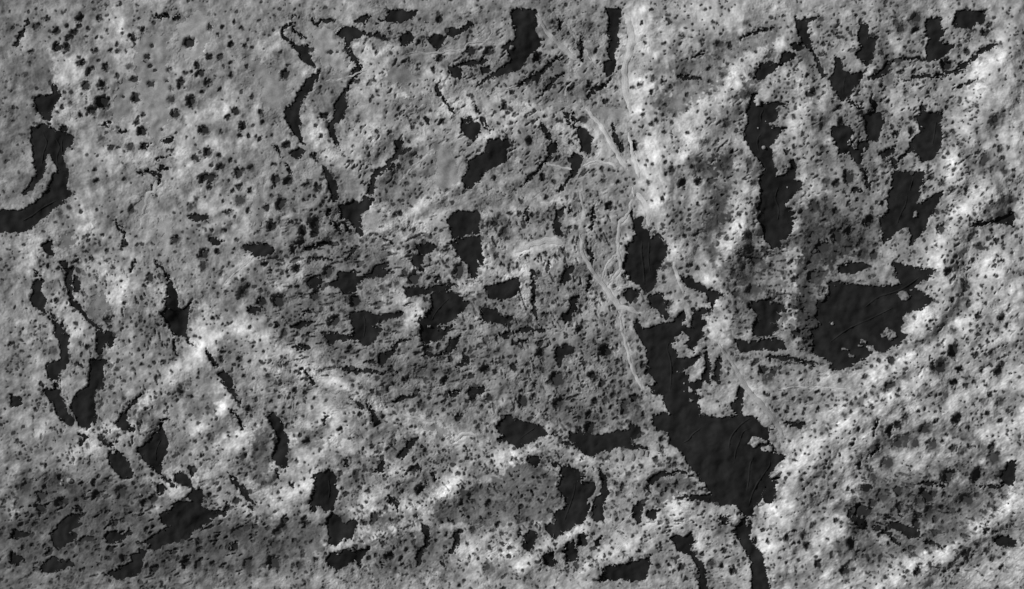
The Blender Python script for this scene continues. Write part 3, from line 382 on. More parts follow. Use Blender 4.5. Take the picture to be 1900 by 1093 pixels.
# pits: x,y,radius with s = soft dusky hollow, d = deep dark one
PIT = """00: 1070,240,34d 755,215,25d 320,175,24 205,150,22 265,105,18 420,180,20 325,265,26d 375,270,24 395,215,22 500,160,15 445,150,15 380,145,12 540,288,20 465,355,22 505,405,18 600,375,25 490,490,27 580,485,30 585,580,40d 520,625,30 730,380,22s 755,448,24 855,475,22 765,553,27d 810,652,18 805,740,28d 735,832,24s 995,645,28 1080,572,34 1025,475,28 1130,415,22 1175,460,22 1110,370,20 1180,320,22 1155,735,30 1335,630,24 1370,708,25d 1175,860,27 1150,1000,32 1195,1005,32 1345,980,28 1250,940,22 1300,255,20d 1385,260,18 1110,895,20 540,960,14 550,1020,15 575,785,25s 625,830,18 960,850,16 860,260,12 835,325,18 850,375,15d 875,400,12 955,400,16 1045,410,14 1080,405,12 940,455,12 600,165,12 665,250,14 665,290,14 810,170,18 560,105,20 450,105,25 1180,150,20 1260,155,14 1365,165,14 1320,125,14 1230,195,10 1295,205,10 1250,320,18 1305,425,14 1300,350,12 1240,505,14 1145,520,16 1360,515,12 1425,545,14 1250,745,12 1400,765,12d 1440,770,10 1430,710,10 1355,765,14 1350,1050,20 1410,1075,18 1420,950,25s 180,295,16 165,350,14s 150,420,18s 970,560,25s 960,500,16 770,690,20 350,600,12 405,580,20s 405,520,14s 1300,905,12 1195,930,12 1290,660,18 915,730,12 1180,1050,16 1310,1080,16 545,210,10 575,210,10 620,280,14 560,340,10 450,320,10 660,430,14 1240,880,14 1380,960,16 780,660,12 455,650,16 690,545,9 520,380,12 440,355,10
10: 145,420,28d 405,290,16 440,290,12 820,350,15 1020,330,25 1200,290,30 1300,290,30 1020,110,22 1140,105,8 970,625,12 1040,685,22 675,515,14 160,815,24 15,640,20 25,690,15 10,785,15 100,1015,26 170,1020,30 650,450,12 630,565,10 1200,545,14 1215,572,10 1390,600,22d 1420,620,14 1400,640,12 1430,520,18d 1448,545,12 650,265,14 370,655,24d 985,390,17d 900,238,15d 560,460,15d 590,110,10 350,770,12 350,490,10 300,280,14 1060,170,10 700,410,8 870,720,14 740,740,12 1240,850,12 1330,1000,14 980,910,10 840,1030,12 1060,1070,14 790,620,10 1350,700,10 90,925,16 280,1040,26 340,1060,26 1180,540,8 1380,570,9
20: 120,320,30d 500,570,22d 860,125,18 205,120,14 210,190,14 440,290,18 305,490,26 215,490,14 380,675,22s 660,820,26d 835,918,11d 930,1035,30 1020,1020,25 145,1000,20d 400,1078,12 570,1025,15 520,960,12 480,955,15 580,380,12 1145,250,26s 1200,260,18 1060,800,26s 1180,700,30s 705,650,14 820,460,18 770,440,20s 750,760,10 830,745,12 870,690,12 960,750,12 1080,670,12 1015,625,10 1310,920,30s 930,200,22s 700,130,12 830,245,14 720,245,10 960,535,15d 1080,380,16 1155,420,18s 1090,460,14 1270,345,10 1160,170,8 990,135,9 810,180,6 760,520,16 690,480,16 650,490,14 730,585,8 790,680,16 760,700,14 890,650,10 990,940,14 1080,950,10 840,980,12 760,930,10 740,1030,12 870,960,22s 250,680,12 160,655,10 90,690,12 50,660,10 300,800,14 75,800,25 210,1030,16 490,1020,16 590,1085,12 430,870,10 480,900,10 150,220,10 320,100,10 405,470,20d 560,490,12 180,500,10 480,100,8 80,1000,14 1330,1030,16s 1260,860,16s
30: 1030,365,38d 850,170,28 770,165,30s 860,110,38s 1240,190,26 1270,145,20 740,125,20s 260,520,28 330,700,35s 475,1005,38 400,1030,25 350,1030,25s 1240,900,40s 1060,740,12 1095,875,14 740,755,20d 830,740,25 720,715,16 760,405,16 845,400,14 1350,970,25s 1290,680,36s 240,430,16 415,605,20 430,690,25 660,480,14 650,300,20s 800,520,20s 695,570,14 575,820,14 330,840,22s 115,855,18d 30,320,36s 1100,320,12 1140,290,18 1290,100,10 1100,550,10 1140,575,10 540,120,12 320,110,12 410,120,10 470,165,10 460,220,8 350,180,8 380,260,8 300,240,8 430,150,8 690,245,10 800,290,7 760,350,22s 670,860,24s 720,850,16 1030,600,14 1060,690,10 1030,860,12 1200,860,14 1320,840,16 1270,960,16 1340,890,14 940,1000,16 1000,1030,14 900,1060,14 1060,960,12 1130,1070,16 1190,1050,12 160,660,14 80,620,10 60,550,10 160,830,14 190,900,10 280,590,10 200,480,10 300,560,8 620,970,10 640,1040,10 690,1030,12 680,940,9
01: 1150,340,34 990,260,28 1150,405,25s 1230,330,18 320,600,16 365,545,10d 515,370,14d 600,375,10 575,230,9d 625,245,9 600,320,13 1360,40,34s 1290,100,20 1080,75,25s 300,890,26s 430,735,15 770,240,9 1370,560,40s 1400,520,16 1430,525,12 700,280,20d 740,85,26s 235,1075,15d 270,300,10 445,65,9 375,45,8 560,390,8 530,230,8 470,300,8 640,310,8 690,760,9d 720,750,9 770,740,10 795,715,10d 820,718,9d 900,740,12 930,740,10 640,690,10 740,720,8 800,770,9 640,790,10 850,690,8 680,720,8 420,760,8 500,860,16 460,910,12 380,540,8 280,830,12s 115,790,14s 200,795,12s 850,480,26 820,520,14 1200,700,14d 1280,730,10 1075,765,10 1410,750,12 1330,830,10 1430,860,8 1260,890,12 1350,930,16 1410,940,12 1380,1030,14 1430,1040,10 660,990,16s 750,985,14s 800,960,10 920,950,16 850,1010,8 740,1040,8 610,710,22 620,750,14 430,960,10 1270,205,14 1200,200,12 1330,260,12 1320,310,10 1250,450,18s 990,330,10 1400,90,14 1260,40,10 1160,200,10 1110,30,16s 430,380,16 440,430,16 550,90,9 340,110,22s 390,80,14s 270,410,14 230,410,10 330,420,12 690,490,9 620,560,8 560,650,8
11: 135,60,38 45,80,20d 320,165,38 320,220,22d 250,210,30 235,275,28 75,180,30 190,315,18d 395,435,34 215,420,25 35,390,16d 120,605,42 20,610,28d 320,565,30 540,605,34d 430,720,40 480,665,18s 520,870,18 880,480,40 1050,1055,26d 1195,1025,18d 835,1045,22 1015,860,18 1085,930,20 955,875,28 610,360,14 600,410,12 1390,740,28 1390,220,30s 1130,440,42 750,990,20 1280,990,28 150,790,28s 940,1050,14 730,900,14 120,150,20s 190,165,14 260,35,10 380,20,10 690,35,12d 800,110,16 780,100,10 400,40,12 100,740,20d 350,100,9 740,330,12 790,310,10 840,300,12 700,300,10 580,270,12 610,290,10 850,330,12 820,210,16s 680,100,10 1060,320,14 1010,480,22d 960,470,14 940,600,12d 760,440,9d 830,440,20s 700,540,16s 740,520,14s 780,510,16s 620,560,14s 500,300,10 790,740,26s 720,790,14 740,830,12 690,830,10 640,900,14 800,880,14 560,910,14 760,1070,14 660,1000,12 530,1050,14s 1000,990,14 1080,1000,16 1160,1030,14 1160,880,14 1350,890,20s 1380,950,20s 1440,980,20d 1440,840,16d 1330,1000,14 60,1030,18s 20,950,12d 40,990,10 160,965,14 120,1070,12 30,890,10 1350,130,20s 1420,110,16 1360,230,14 1400,250,12 1340,350,22s 1380,400,10 1320,420,9 1250,570,20s 1330,620,12 1200,750,12 1420,740,14d 1290,520,10 220,520,14 180,520,14 380,510,14 160,440,10 70,430,10 10,540,14 380,600,10 420,650,14 260,800,14 220,790,12 300,650,16d 930,270,12 1000,200,12 970,240,14
21: 520,70,22d 500,890,38d 135,890,28 230,1050,46 430,1025,30 480,1070,25 710,965,22 820,30,18 860,620,22 860,405,22s 1390,1000,30 1330,540,38s 1240,660,14 1070,820,13d 1190,985,10 380,795,10d 450,740,9d 360,660,13d 1240,560,28s 350,760,24d 160,680,16d 130,845,20d 290,540,12 320,530,10 330,490,9 300,480,9 350,510,9 280,800,10 270,790,8 120,350,8 180,360,8 240,350,8 290,340,8 100,370,8 60,350,10 20,110,18 90,120,14 160,20,14d 20,40,14 280,20,12 330,190,14 300,190,12 170,190,12 40,180,12 460,170,10 500,160,10 470,200,10 380,180,9 690,870,14 680,830,10 620,630,12 670,600,12 540,630,10 490,600,10 450,610,8 570,850,14 560,800,10 700,920,12 740,980,10 570,940,14 520,950,10 300,880,12 360,930,12 60,960,14 30,1000,14 140,1000,16 180,1060,14 380,960,16 300,1010,12 540,1060,14 640,1060,12 880,90,8 760,40,9 920,110,10 970,90,12 1020,60,14 850,125,9 940,240,12 1010,230,14 870,240,10 890,300,8 960,290,10 980,400,12 1020,420,12 1060,400,10 920,420,10 930,370,10 1130,460,10 1200,360,14s 1270,420,20s 1180,250,12 1300,230,26s 1310,320,24s 1350,380,22s 1300,300,12 1400,200,10 1380,640,10 1180,700,12 1150,770,9 1200,610,12 1090,950,9 1210,960,10 1150,1010,9 1340,950,22 1400,1050,24s 1440,1010,20d 1350,930,14 1200,1060,9 1120,850,10s 1080,770,10 420,560,9 450,560,9 390,590,9 120,570,10 180,560,12 30,720,20s 70,720,14s 760,420,12 830,420,14 830,470,12 860,560,12
31: 990,200,28 1030,440,28 1130,520,30s 1200,690,22d 1330,700,25 1060,890,38 715,940,20d 1000,975,48s 950,990,30s 1320,1000,30 1050,600,20 1140,625,12 1170,375,14 1210,300,30s 1300,265,18d 1345,245,14 1160,245,25s 1340,375,12 590,155,34d 550,265,14d 625,285,14d 410,240,40 330,300,38d 270,460,30 150,380,11d 150,440,10d 560,1030,18 700,1080,25 840,700,12 560,350,34s 620,350,28 480,210,28 440,180,12 530,290,16 280,70,36s 200,100,14 350,30,20s 400,100,22 470,60,14 520,30,12 540,110,10 660,55,16d 660,150,18 40,400,12 30,450,10 60,430,8 110,480,8 30,550,10 70,560,10 200,380,24s 210,590,20 230,620,24s 340,620,26d 400,620,14 190,780,26d 240,830,22s 300,690,16 960,290,12 970,100,14 990,300,8 1010,380,14 1050,380,12 1090,155,10 1150,145,14 1060,70,9 1190,220,10 1260,250,12 1250,310,14 1310,380,10 1300,460,12 1240,470,10 1110,490,14 1120,540,12 930,710,12 910,740,10 960,710,8 1020,690,7 1090,680,9 1150,740,12 1160,770,12 1225,735,10 1360,740,16 1300,770,16s 1210,860,14 1190,910,18 1280,900,20s 1340,960,16 1100,990,22d 1060,770,26s 980,850,16s 1000,900,12 940,960,14 740,910,10 640,940,12 600,970,12 680,980,14s 730,1010,8 790,980,8 560,900,10 420,1050,14 300,1050,10 200,1050,10 230,1000,12s 130,1010,10 30,1040,24s 60,980,12 780,990,10 1220,1000,14 1060,1060,24d 1130,1080,18 1180,1060,14 1250,1080,14
02: 235,610,32 340,640,30 230,680,34 545,605,30 150,560,38s 690,590,38s 865,620,28 815,650,25 700,960,25 1050,990,28d 1115,995,20 870,1020,28 1400,1000,34s 1120,870,20 205,125,14 450,870,24 825,800,16d 1340,820,36s 1195,270,24s 1405,120,20 575,275,16 660,300,12 860,490,14d 530,530,18d 390,560,20s 460,540,16d 250,560,14d 600,510,14 560,500,12 340,500,18 650,760,26 690,740,14 380,640,14s 430,630,12 300,540,12s 180,720,12 200,770,20s 150,710,12 90,650,14 95,560,12 260,440,14d 165,410,12 240,430,10 120,370,10 95,300,14 120,310,10 260,350,7 460,400,8 400,420,8 1000,70,9 970,100,8 1130,260,10 1100,300,12 1140,380,14 1190,450,16s 1100,460,14 1340,420,9 1440,500,12 1410,580,12 1330,640,18 1440,780,16 1390,790,20s 1210,880,14 1250,900,12 1120,910,14 1030,870,14 990,910,12d 960,960,14 1180,840,12 1300,1020,20s 1200,990,14 1250,1010,14 930,980,12 620,960,14 560,910,14 500,900,12 560,990,12 470,1020,14 380,930,12 250,890,12 180,880,12 130,900,12 120,770,14 180,830,14 600,700,12 760,720,12 710,690,10 800,690,10 1180,600,14 1240,570,12 1290,600,12 700,60,12s 650,30,9 1020,20,20s 1080,50,9 910,30,10 850,50,8 1290,250,9 1380,340,9
12: 575,145,14d 465,235,17d 235,265,11d 275,305,20 180,115,12 210,20,14 150,790,34s 110,810,26 60,790,16 270,770,25 260,735,18 90,880,30s 90,990,44 615,580,17 610,640,10 490,600,16d 470,570,12d 440,520,12 730,345,16 590,345,11d 640,325,14 550,485,28s 875,400,14 870,460,28 830,485,12 910,575,28 810,580,12 945,355,14 1050,465,12 1125,485,12d 1140,650,18 1300,655,20 1040,290,11d 930,100,28s 1210,60,24 1300,65,25 1130,165,20d 660,730,28 790,180,10 1420,900,14 1410,945,12d 1350,770,20d 1300,1010,36s 860,220,10 885,220,10 805,210,9 705,160,12 645,20,14 725,10,12 960,60,12 1010,40,12 1050,70,14 1100,70,12 1080,100,12 1180,80,14 1260,110,14 1040,130,12 1010,150,9 910,80,14 1290,240,10 1360,130,20s 200,270,10 320,270,8 215,410,12 260,420,9 240,590,9 110,590,12 120,620,10 180,545,10 455,480,12d 455,515,10 470,480,9 520,500,9 560,520,12d 600,540,8 570,560,12 600,440,10 660,460,10 700,430,10 760,550,9 780,480,9 800,390,18s 920,330,9 955,320,8 1010,330,10 1040,350,10 900,320,8 1080,400,9 1160,480,9 1200,400,9 1300,460,9 1250,430,9 1190,610,12 1210,640,14 1260,560,12 1390,600,10 1080,670,9 1050,640,9 1100,760,12 1210,800,20s 1060,830,14 1000,860,10 1180,880,12 1240,960,12 1370,820,10 1400,820,9 640,760,16 600,760,12 720,680,14 690,700,12 750,740,12 710,880,16 760,900,14 830,910,14 870,830,12 830,860,9 550,890,12 620,960,14 660,940,12 740,950,28d 800,960,16 380,860,14 240,900,12 200,860,14 150,740,22d 40,850,12 30,760,14 240,1000,26s 330,960,14 300,860,14 430,800,8 20,10,8 60,20,8 70,80,10 40,120,8 120,50,12 220,90,12 250,160,10 300,110,10 320,60,14 380,70,10 260,30,14 140,140,9 190,200,9 210,170,9 330,190,9
22: 30,80,34 240,85,38 415,230,34d 605,90,28 610,135,26 660,60,25d 400,150,25 440,75,20 355,235,20 170,125,12 590,560,20 560,540,14 570,600,16 30,20,14 100,40,12 130,20,8 90,150,9 320,70,16 280,120,14 500,60,14 540,40,14 530,110,14 480,130,16 460,170,14 560,170,12 710,150,16 700,60,14 350,170,14 300,210,14 250,250,12 620,190,12 690,270,14 650,300,10 810,290,14 830,290,10 780,400,20 860,400,14 890,430,16 930,430,14 970,460,12 800,430,12 820,360,12 700,440,14d 650,450,12 630,490,18s 800,545,12d 850,540,10 900,540,20 870,580,14 970,560,14 1000,540,10 1020,560,9 790,640,12 820,600,14d 560,740,12 500,680,9 620,690,9 600,740,9 540,640,9 880,710,9d 1050,690,8 990,680,8 860,800,12 800,790,9 700,850,9 740,830,10 650,830,10 540,900,9 530,860,8 600,920,9 520,930,12d 460,920,10 490,950,10 690,920,16 640,960,9 1100,990,26s 1040,930,12 1110,920,10 1170,910,16 1230,870,14 1080,850,9 1100,800,9 1010,770,8 930,790,8 930,1010,22 860,1000,12 800,1000,20s 1150,1000,14 1220,1030,22d 1280,960,12 40,520,9 120,510,12 160,500,14d 60,580,9 30,610,9 110,570,9 150,600,10 200,620,9 20,670,16d 70,640,9 130,700,10 180,690,12 60,740,12 110,780,9 200,750,9 230,610,9 330,1000,16d 280,1030,12d 200,860,9 30,1020,9 1360,80,10 1330,40,12 1400,30,14 1400,630,9 1380,620,9 1410,860,14d 1380,800,12d 1340,860,20d
32: 760,310,44s 840,320,42s 700,430,46s 950,330,46s 1110,360,30s 620,510,36s 560,575,36s 530,690,44d 580,710,36 490,700,22d 550,760,34 1030,500,44 1195,495,42 905,230,38s 1085,175,34 1290,400,42s 920,620,34 870,640,30s 1140,630,38s 1140,940,36 1330,870,30d 930,700,36s 760,675,28 490,880,34 660,610,36s 610,655,22 750,585,24d 120,840,24 240,890,26 300,990,26 450,1030,30 1240,805,18d 215,570,9d 1250,145,14 455,70,16 345,235,10 580,960,18 1280,330,26 1330,75,28s 700,235,26d 750,210,28 790,170,22s 1000,300,14 1060,340,22 800,280,22s 890,590,28d 850,770,24d 700,790,20d 640,790,16d 760,890,16 560,920,12 660,960,18s 720,950,10 640,1005,9d 80,950,10d 120,980,9 60,790,8 180,625,8 280,590,8 265,605,8 320,570,12s 360,590,14s 300,370,8 330,370,8 210,280,8 260,270,9 200,350,8 400,210,8 320,330,8 350,330,9 490,320,14 520,230,14 500,190,10 440,150,14s 480,130,10 400,100,12 450,100,10 510,60,12 560,45,10d 620,70,9 600,30,10 530,30,10 700,50,8 740,40,14 750,10,14d 670,10,10 920,45,9 830,40,8 1070,10,8 1190,60,9 1220,70,20s 1270,40,18 1300,20,10 1170,175,8 1160,145,8 1220,150,9 1150,230,14 1100,240,9 1330,185,16 1280,270,12 1360,260,12 1150,330,16 1320,370,14 950,185,20 1020,265,12 860,130,10 780,120,10 600,110,10 560,150,12s 660,250,16s 530,430,18 540,450,14 480,390,14s 420,380,12 380,480,16s 340,410,10 280,450,14s 240,330,8 470,570,12 500,580,14 400,550,14 330,740,14s 400,750,16d 430,760,12 270,770,18s 220,830,24s 190,870,12 160,870,12 350,850,10 370,940,20s 420,930,16s 470,990,14s 700,880,14 650,830,14 820,900,12 900,830,14 960,830,16s 1000,790,18s 1060,800,12 1110,760,12 1060,700,16s 1000,670,16d 1100,700,16 1170,740,12 1240,700,14 1200,600,20s 1280,610,14 1340,620,14 1330,580,12 1260,660,12 960,600,16s 1010,600,14 820,600,16s 830,670,10 860,720,20d 800,700,14 720,690,14s 680,720,12 740,640,10 900,740,14s 960,745,16d 1180,795,12 1310,765,10d 1300,810,14 1190,880,20s 1250,920,20s 1290,960,20s 1350,940,12 1330,1010,16d 1200,1000,12 1110,990,12d 1050,1000,22s 980,1000,16s 930,1010,14s 1010,1030,14 1090,1030,12 860,1035,26d 800,1030,14 930,930,10 840,930,9 980,885,12d 40,600,7 60,670,7 130,480,10 190,470,8 170,370,9 185,190,10 130,110,10 60,60,12d 120,130,12d 110,40,14 200,80,10 260,60,12d 330,40,10 380,40,10 300,120,14d 350,100,9 230,120,10 170,150,10 80,120,8 20,40,14 300,20,14 160,60,12"""

# pale loose blocks: sheet, x, y, radius, label
BLOCK = [
 ("A", 465, 935, 30, "pale rounded boulder low in the dark pool beside the eroded hill"), ("A", 545, 670, 24, "pale boulder at the notch of the dark pool"), ("A", 402, 717, 14, "small pale boulder in the middle of the dark pool"), ("A", 490, 640, 9, "tiny pale stone above the others in the dark pool"), ("A", 562, 718, 10, "tiny pale stone below the notch boulder in the dark pool"),
 ("B", 735, 348, 14, "small grey stone on the tall notched tongue"), ("02", 395, 520, 24, "bright round boulder, largest of the lower left cluster"), ("02", 345, 540, 14, "bright small boulder left of the largest one, lower left"), ("02", 195, 515, 9, "tiny bright stone near the left edge, lower left"), ("02", 350, 520, 10, "tiny bright stone touching the lower left boulders"),
 ("02", 790, 600, 8, "tiny pale stone right of the lower left hollows"), ("00", 805, 342, 7, "tiny bright stone beside the long dust chute"), ("00", 660, 460, 7, "tiny bright stone in the upper left pits"), ("10", 935, 122, 7, "tiny bright stone near the top, right of the flat strip"),
 ("F", 1075, 735, 34, "bright elongated boulder on the right shore of the funnel"), ("F", 1110, 715, 26, "bright boulder behind the elongated one on the funnel shore"), ("F", 1072, 545, 9, "tiny bright stone off the tip of the funnel islet"), ("H", 735, 60, 30, "tall pale rock fin, rightmost of the row"), ("H", 550, 120, 30, "pale rock fin with a bright tip, middle of the row"), ("H", 450, 170, 30, "blunt pale rock fin, second from left in the row"), ("H", 325, 165, 28, "pale rock fin, leftmost of the row"), ("H", 610, 130, 26, "dull rock fin between the two tallest of the row"),
 ("E", 700, 575, 26, "bright boulder on the right shore of the basin channel"), ("E", 545, 920, 14, "small bright stone in the lower basin channel"), ("E", 545, 1010, 10, "tiny bright stone at the foot of the basin channel"), ("E", 468, 788, 12, "small pale stone at the edge of the basin channel"), ("11", 1015, 495, 14, "bright shard above the central arrowhead"), ("C", 1400, 190, 16, "pale block on the rim of the great dark field"), ("C", 1240, 855, 20, "dim boulder standing in the great dark field"), ("C", 410, 420, 14, "bright shard on the shaded flank above the streaky hollow"),
]
# mean brightness of the bedrock, columns every 160 map units from 80, rows as listed
GX = [80, 240, 400, 560, 720, 880, 1040, 1200, 1360, 1520, 1680, 1840]
GY = [80, 200, 320, 440, 560, 680, 800, 920, 1020]
GV = [[105,120,112,116,108,114,110,150,135,120,112,128],[105,126,115,118,118,124,114,150,135,115,115,142],[100,120,120,112,108,114,114,146,122,108,112,140],[118,115,114,104,118,120,114,130,120,95,112,150],[116,114,114,100,104,110,115,120,112,80,118,150],[112,114,126,118,100,104,104,114,122,112,142,150],[113,114,122,120,114,116,106,110,124,138,150,148],[108,110,118,122,120,126,118,122,132,146,122,128],[88,90,98,112,118,126,126,130,132,146,128,136]]

# ------------------------------------------------------------------ the map grid
STEP = 1.45
X0, Y0, X1, Y1 = -72.0, -72.0, 1972.0, 1165.0
cx = np.arange(X0, X1 + .01, STEP); cy = np.arange(Y0, Y1 + .01, STEP)
NX, NY = len(cx), len(cy)
PX, PY = np.meshgrid(cx, cy)
rng = np.random.default_rng(7)
fx = np.fft.rfftfreq(NX, STEP)[None, :]; fy = np.fft.fftfreq(NY, STEP)[:, None]

def noise(lo, hi, seed, beta=1.0, ang=None, stretch=1.0):
    """band limited noise, wavelengths lo..hi map units, unit variance; may be stretched along an angle"""
    r = np.random.default_rng(seed)
    F = np.fft.rfft2(r.standard_normal((NY, NX)))
    if ang is None:
        f = np.sqrt(fx * fx + fy * fy)
    else:
        c, s = math.cos(ang), math.sin(ang)
        f = np.sqrt(((fx * c + fy * s) * stretch) ** 2 + (-fx * s + fy * c) ** 2)
    f = np.maximum(f, 1e-6)
    w = np.exp(-(f * lo * .5) ** 4) * (1 - np.exp(-(f * hi) ** 4)) * f ** (-beta)
    n = np.fft.irfft2(F * w, s=(NY, NX))
    return (n - n.mean()) / n.std()

def blur(a, r):
    f2 = fx * fx + fy * fy
    return np.fft.irfft2(np.fft.rfft2(a) * np.exp(-2 * (math.pi * r) ** 2 * f2), s=a.shape)

def smooth(a, b, x):
    t = np.clip((x - a) / (b - a), 0, 1)
    return t * t * (3 - 2 * t)

def lin(v):
    v = np.asarray(v, float) / 255
    return np.where(v <= .04045, v / 12.92, ((v + .055) / 1.055) ** 2.4)

WX = 1.2 * noise(14, 50, 1) + .75 * noise(6, 14, 2) + .38 * noise(3, 7, 3)
WY = 1.2 * noise(14, 50, 4) + .75 * noise(6, 14, 5) + .38 * noise(3, 7, 6)
QX, QY = PX + WX, PY + WY               # wandering coordinates: ragged natural outlines

def window(p, pad):
    xs = [q[0] for q in p]; ys = [q[1] for q in p]
    a = max(int((min(xs) - pad - X0) / STEP), 0); b = min(int((max(xs) + pad - X0) / STEP) + 2, NX)
    c = max(int((min(ys) - pad - Y0) / STEP), 0); e = min(int((max(ys) + pad - Y0) / STEP) + 2, NY)
    return slice(c, e), slice(a, b)

def seg_dist(x, y, a, b):
    vx, vy = b[0] - a[0], b[1] - a[1]
    t = np.clip(((x - a[0]) * vx + (y - a[1]) * vy) / max(vx * vx + vy * vy, 1e-9), 0, 1)
    return np.hypot(x - a[0] - t * vx, y - a[1] - t * vy), t

def sdf_poly(p, w, warp=1.0):
    x = PX[w] + WX[w] * warp; y = PY[w] + WY[w] * warp
    dd = np.full(x.shape, 1e9); ins = np.zeros(x.shape, bool)
    for a, b in zip(p, p[1:] + p[:1]):
        if a == b: continue
        dd = np.minimum(dd, seg_dist(x, y, a, b)[0])
        if a[1] != b[1]:
            ins ^= ((a[1] > y) != (b[1] > y)) & (x < (b[0] - a[0]) * (y - a[1]) / (b[1] - a[1]) + a[0])
    return np.where(ins, dd, -dd)

def sdf_line(p, w, half, warp=1.0, taper=True):
    x = PX[w] + WX[w] * warp; y = PY[w] + WY[w] * warp
    L = [math.dist(a, b) for a, b in zip(p, p[1:])]; T = sum(L); s0 = 0
    best = np.full(x.shape, -1e9)
    for a, b, l in zip(p, p[1:], L):
        q, t = seg_dist(x, y, a, b)
        u = (s0 + t * l) / T
        h = half * (np.minimum(1, .35 + 1.9 * np.minimum(u, 1 - u)) if taper else 1)
        best = np.maximum(best, h - q); s0 += l
    return best

# ---- outlines of the sand
SHORE = np.where(PX > 1250, noise(2.5, 12, 25, .7, math.radians(-10), 5), noise(2.5, 12, 26, .7, math.radians(35), 4)) * smooth(-.6, .8, noise(40, 140, 27))
S = np.full((NY, NX), -99.0); LB = np.full((NY, NX), -1, int)
CW = .7 * noise(14, 50, 61) + .35 * noise(5, 12, 62)
dark = []                                # name, label, short, centroid, slices
for src, label, short in DARK:
    p = pts(src, short in ('slanting band at left edge', 'channel at lower edge', 'lizard shape at lower edge')); w = window(p, 16)
    q = sdf_poly(p, w) + .6
    m = q > S[w]
    S[w][m] = q[m]; LB[w][m] = len(dark)
    dark.append(['sand_patch', label, short, (sum(a[0] for a in p) / len(p), sum(a[1] for a in p) / len(p)), w])
for wd, src in CRACK:
    p = pts(src); w = window(p, 16)
    q = sdf_line(p, w, max(wd * sheet_scale(src) * .5, 1.5) + .6, 1.3) + CW[w] * min(1.0, wd / 12)
    m = q > S[w]
    S[w][m] = q[m]; LB[w][m] = len(dark)
    dark.append(['sand_filled_crack', '', '', (sum(a[0] for a in p) / len(p), sum(a[1] for a in p) / len(p)), w])
S += 1.3 * SHORE * np.exp(-(S / 8) ** 2)
S -= 5 * smooth(1.6, 2.2, noise(4.5, 16, 63)) * np.exp(-(S / 9) ** 2)
LBS = S.copy()
for src in ISLAND:
    p = pts(src); w = window(p, 10)
    S[w] = np.minimum(S[w], -sdf_poly(p, w, .7))

DS = np.full((NY, NX), -99.0); DL = np.full((NY, NX), -1, int); dust = []
for val, src, label in DUST:
    p = pts(src); w = window(p, 20)
    q = sdf_poly(p, w, 2.6)
    m = q > DS[w]
    DS[w][m] = q[m]; DL[w][m] = len(dust)
    dust.append((val, label, w, p))
DS = np.minimum(DS, -S - 5)

# ---- albedo of the bedrock and its dust, some light and shade painted in
def grid_value():
    gx = np.interp(PX[0], GX, np.arange(len(GX))); gy = np.interp(PY[:, 0], GY, np.arange(len(GY)))
    G = np.array(GV, float)
    i = np.minimum(gx.astype(int), len(GX) - 2); j = np.minimum(gy.astype(int), len(GY) - 2)
    tx = gx - i; ty = (gy - j)[:, None]
    a = G[j][:, i] * (1 - tx) + G[j][:, i + 1] * tx
    b = G[j + 1][:, i] * (1 - tx) + G[j + 1][:, i + 1] * tx
    return a * (1 - ty) + b * ty
VAL = blur(grid_value(), 30)
RIDGE = np.zeros((NY, NX)); LOWW = noise(40, 120, 97)
for v, half, h, src in BAND:
    p = pts(src); w = window(p, half * 2.2)
    q = -sdf_line(p, w, 0, 3.0, False)
    k = np.exp(-(q / (half * .62)) ** 2)
    VAL[w] += (v + (14 if src[0] in '01P' and v < 165 else 2) - VAL[w]) * .95 * k
    p2 = [(a + .42 * half, b + .26 * half) for a, b in p]; w = window(p2, half * 2.6)
    q = -sdf_line(p2, w, 0, 0, False) + 3 * LOWW[w]
    RIDGE[w] = np.maximum(RIDGE[w], (1.0 + 1.5 * h) * np.exp(-(q / (half * .95)) ** 2))
RAG = 5 * noise(14, 60, 95) + 2.5 * noise(5, 14, 96)
for v, soft, wt, src in TONE:
    p = pts(src); w = window(p, soft + 14)
    q = sdf_poly(p, w, 1.6) + RAG[w] * (1.0 if v < 100 else .7)
    sw = soft * K3
    v += 4 if v > 140 else (0 if src[1] == '2' else 11) if 78 < v < 101 else 5 if 66 < v else 0
    VAL[w] += (v - VAL[w]) * min(1, wt * 1.3) * smooth(-sw, sw, q)
GUL = np.zeros((NY, NX))
for v, half, dpt, src in GULLY:
    p = pts(src); w = window(p, half * 2.6)
    q = -sdf_line(p, w, 0, 1.5, False) + .5 * RAG[w]
    VAL[w] += (v - VAL[w]) * .85 * np.exp(-(np.maximum(q, 0) / (half * .8)) ** 2)
    q = -sdf_line(p, w, 0, 0, False) + 3 * LOWW[w]
    GUL[w] = np.maximum(GUL[w], dpt * np.exp(-(q / half) ** 2))
ROUGH = np.ones((NY, NX))
for k, (val, label, w, p) in enumerate(dust):
    q = np.where(DL[w] == k, DS[w], -99)
    t = smooth(-5, 4, q)
    VAL[w] += (val - VAL[w]) * .85 * t
ROUGH -= .85 * smooth(-3, 9, DS)
GRV = np.zeros((NY, NX))
for val, w0, w1, src, label in DRIFT:
    p = pts(src); w = window(p, 24)
    q = sdf_line(p, w, max(w0, w1) * sheet_scale(src) * .5, 1.0)
    t = smooth(-3, 1, q)
    ROUGH[w] = np.minimum(ROUGH[w], 1 - .9 * smooth(-5, 0, q)); GRV[w] = np.maximum(GRV[w], smooth(-2.5, 1.5, q))
    VAL[w] += (val - VAL[w]) * .7 * t
DENS0 = smooth(-1.0, 1.1, noise(26, 150, 31) + .35 * noise(12, 40, 32))

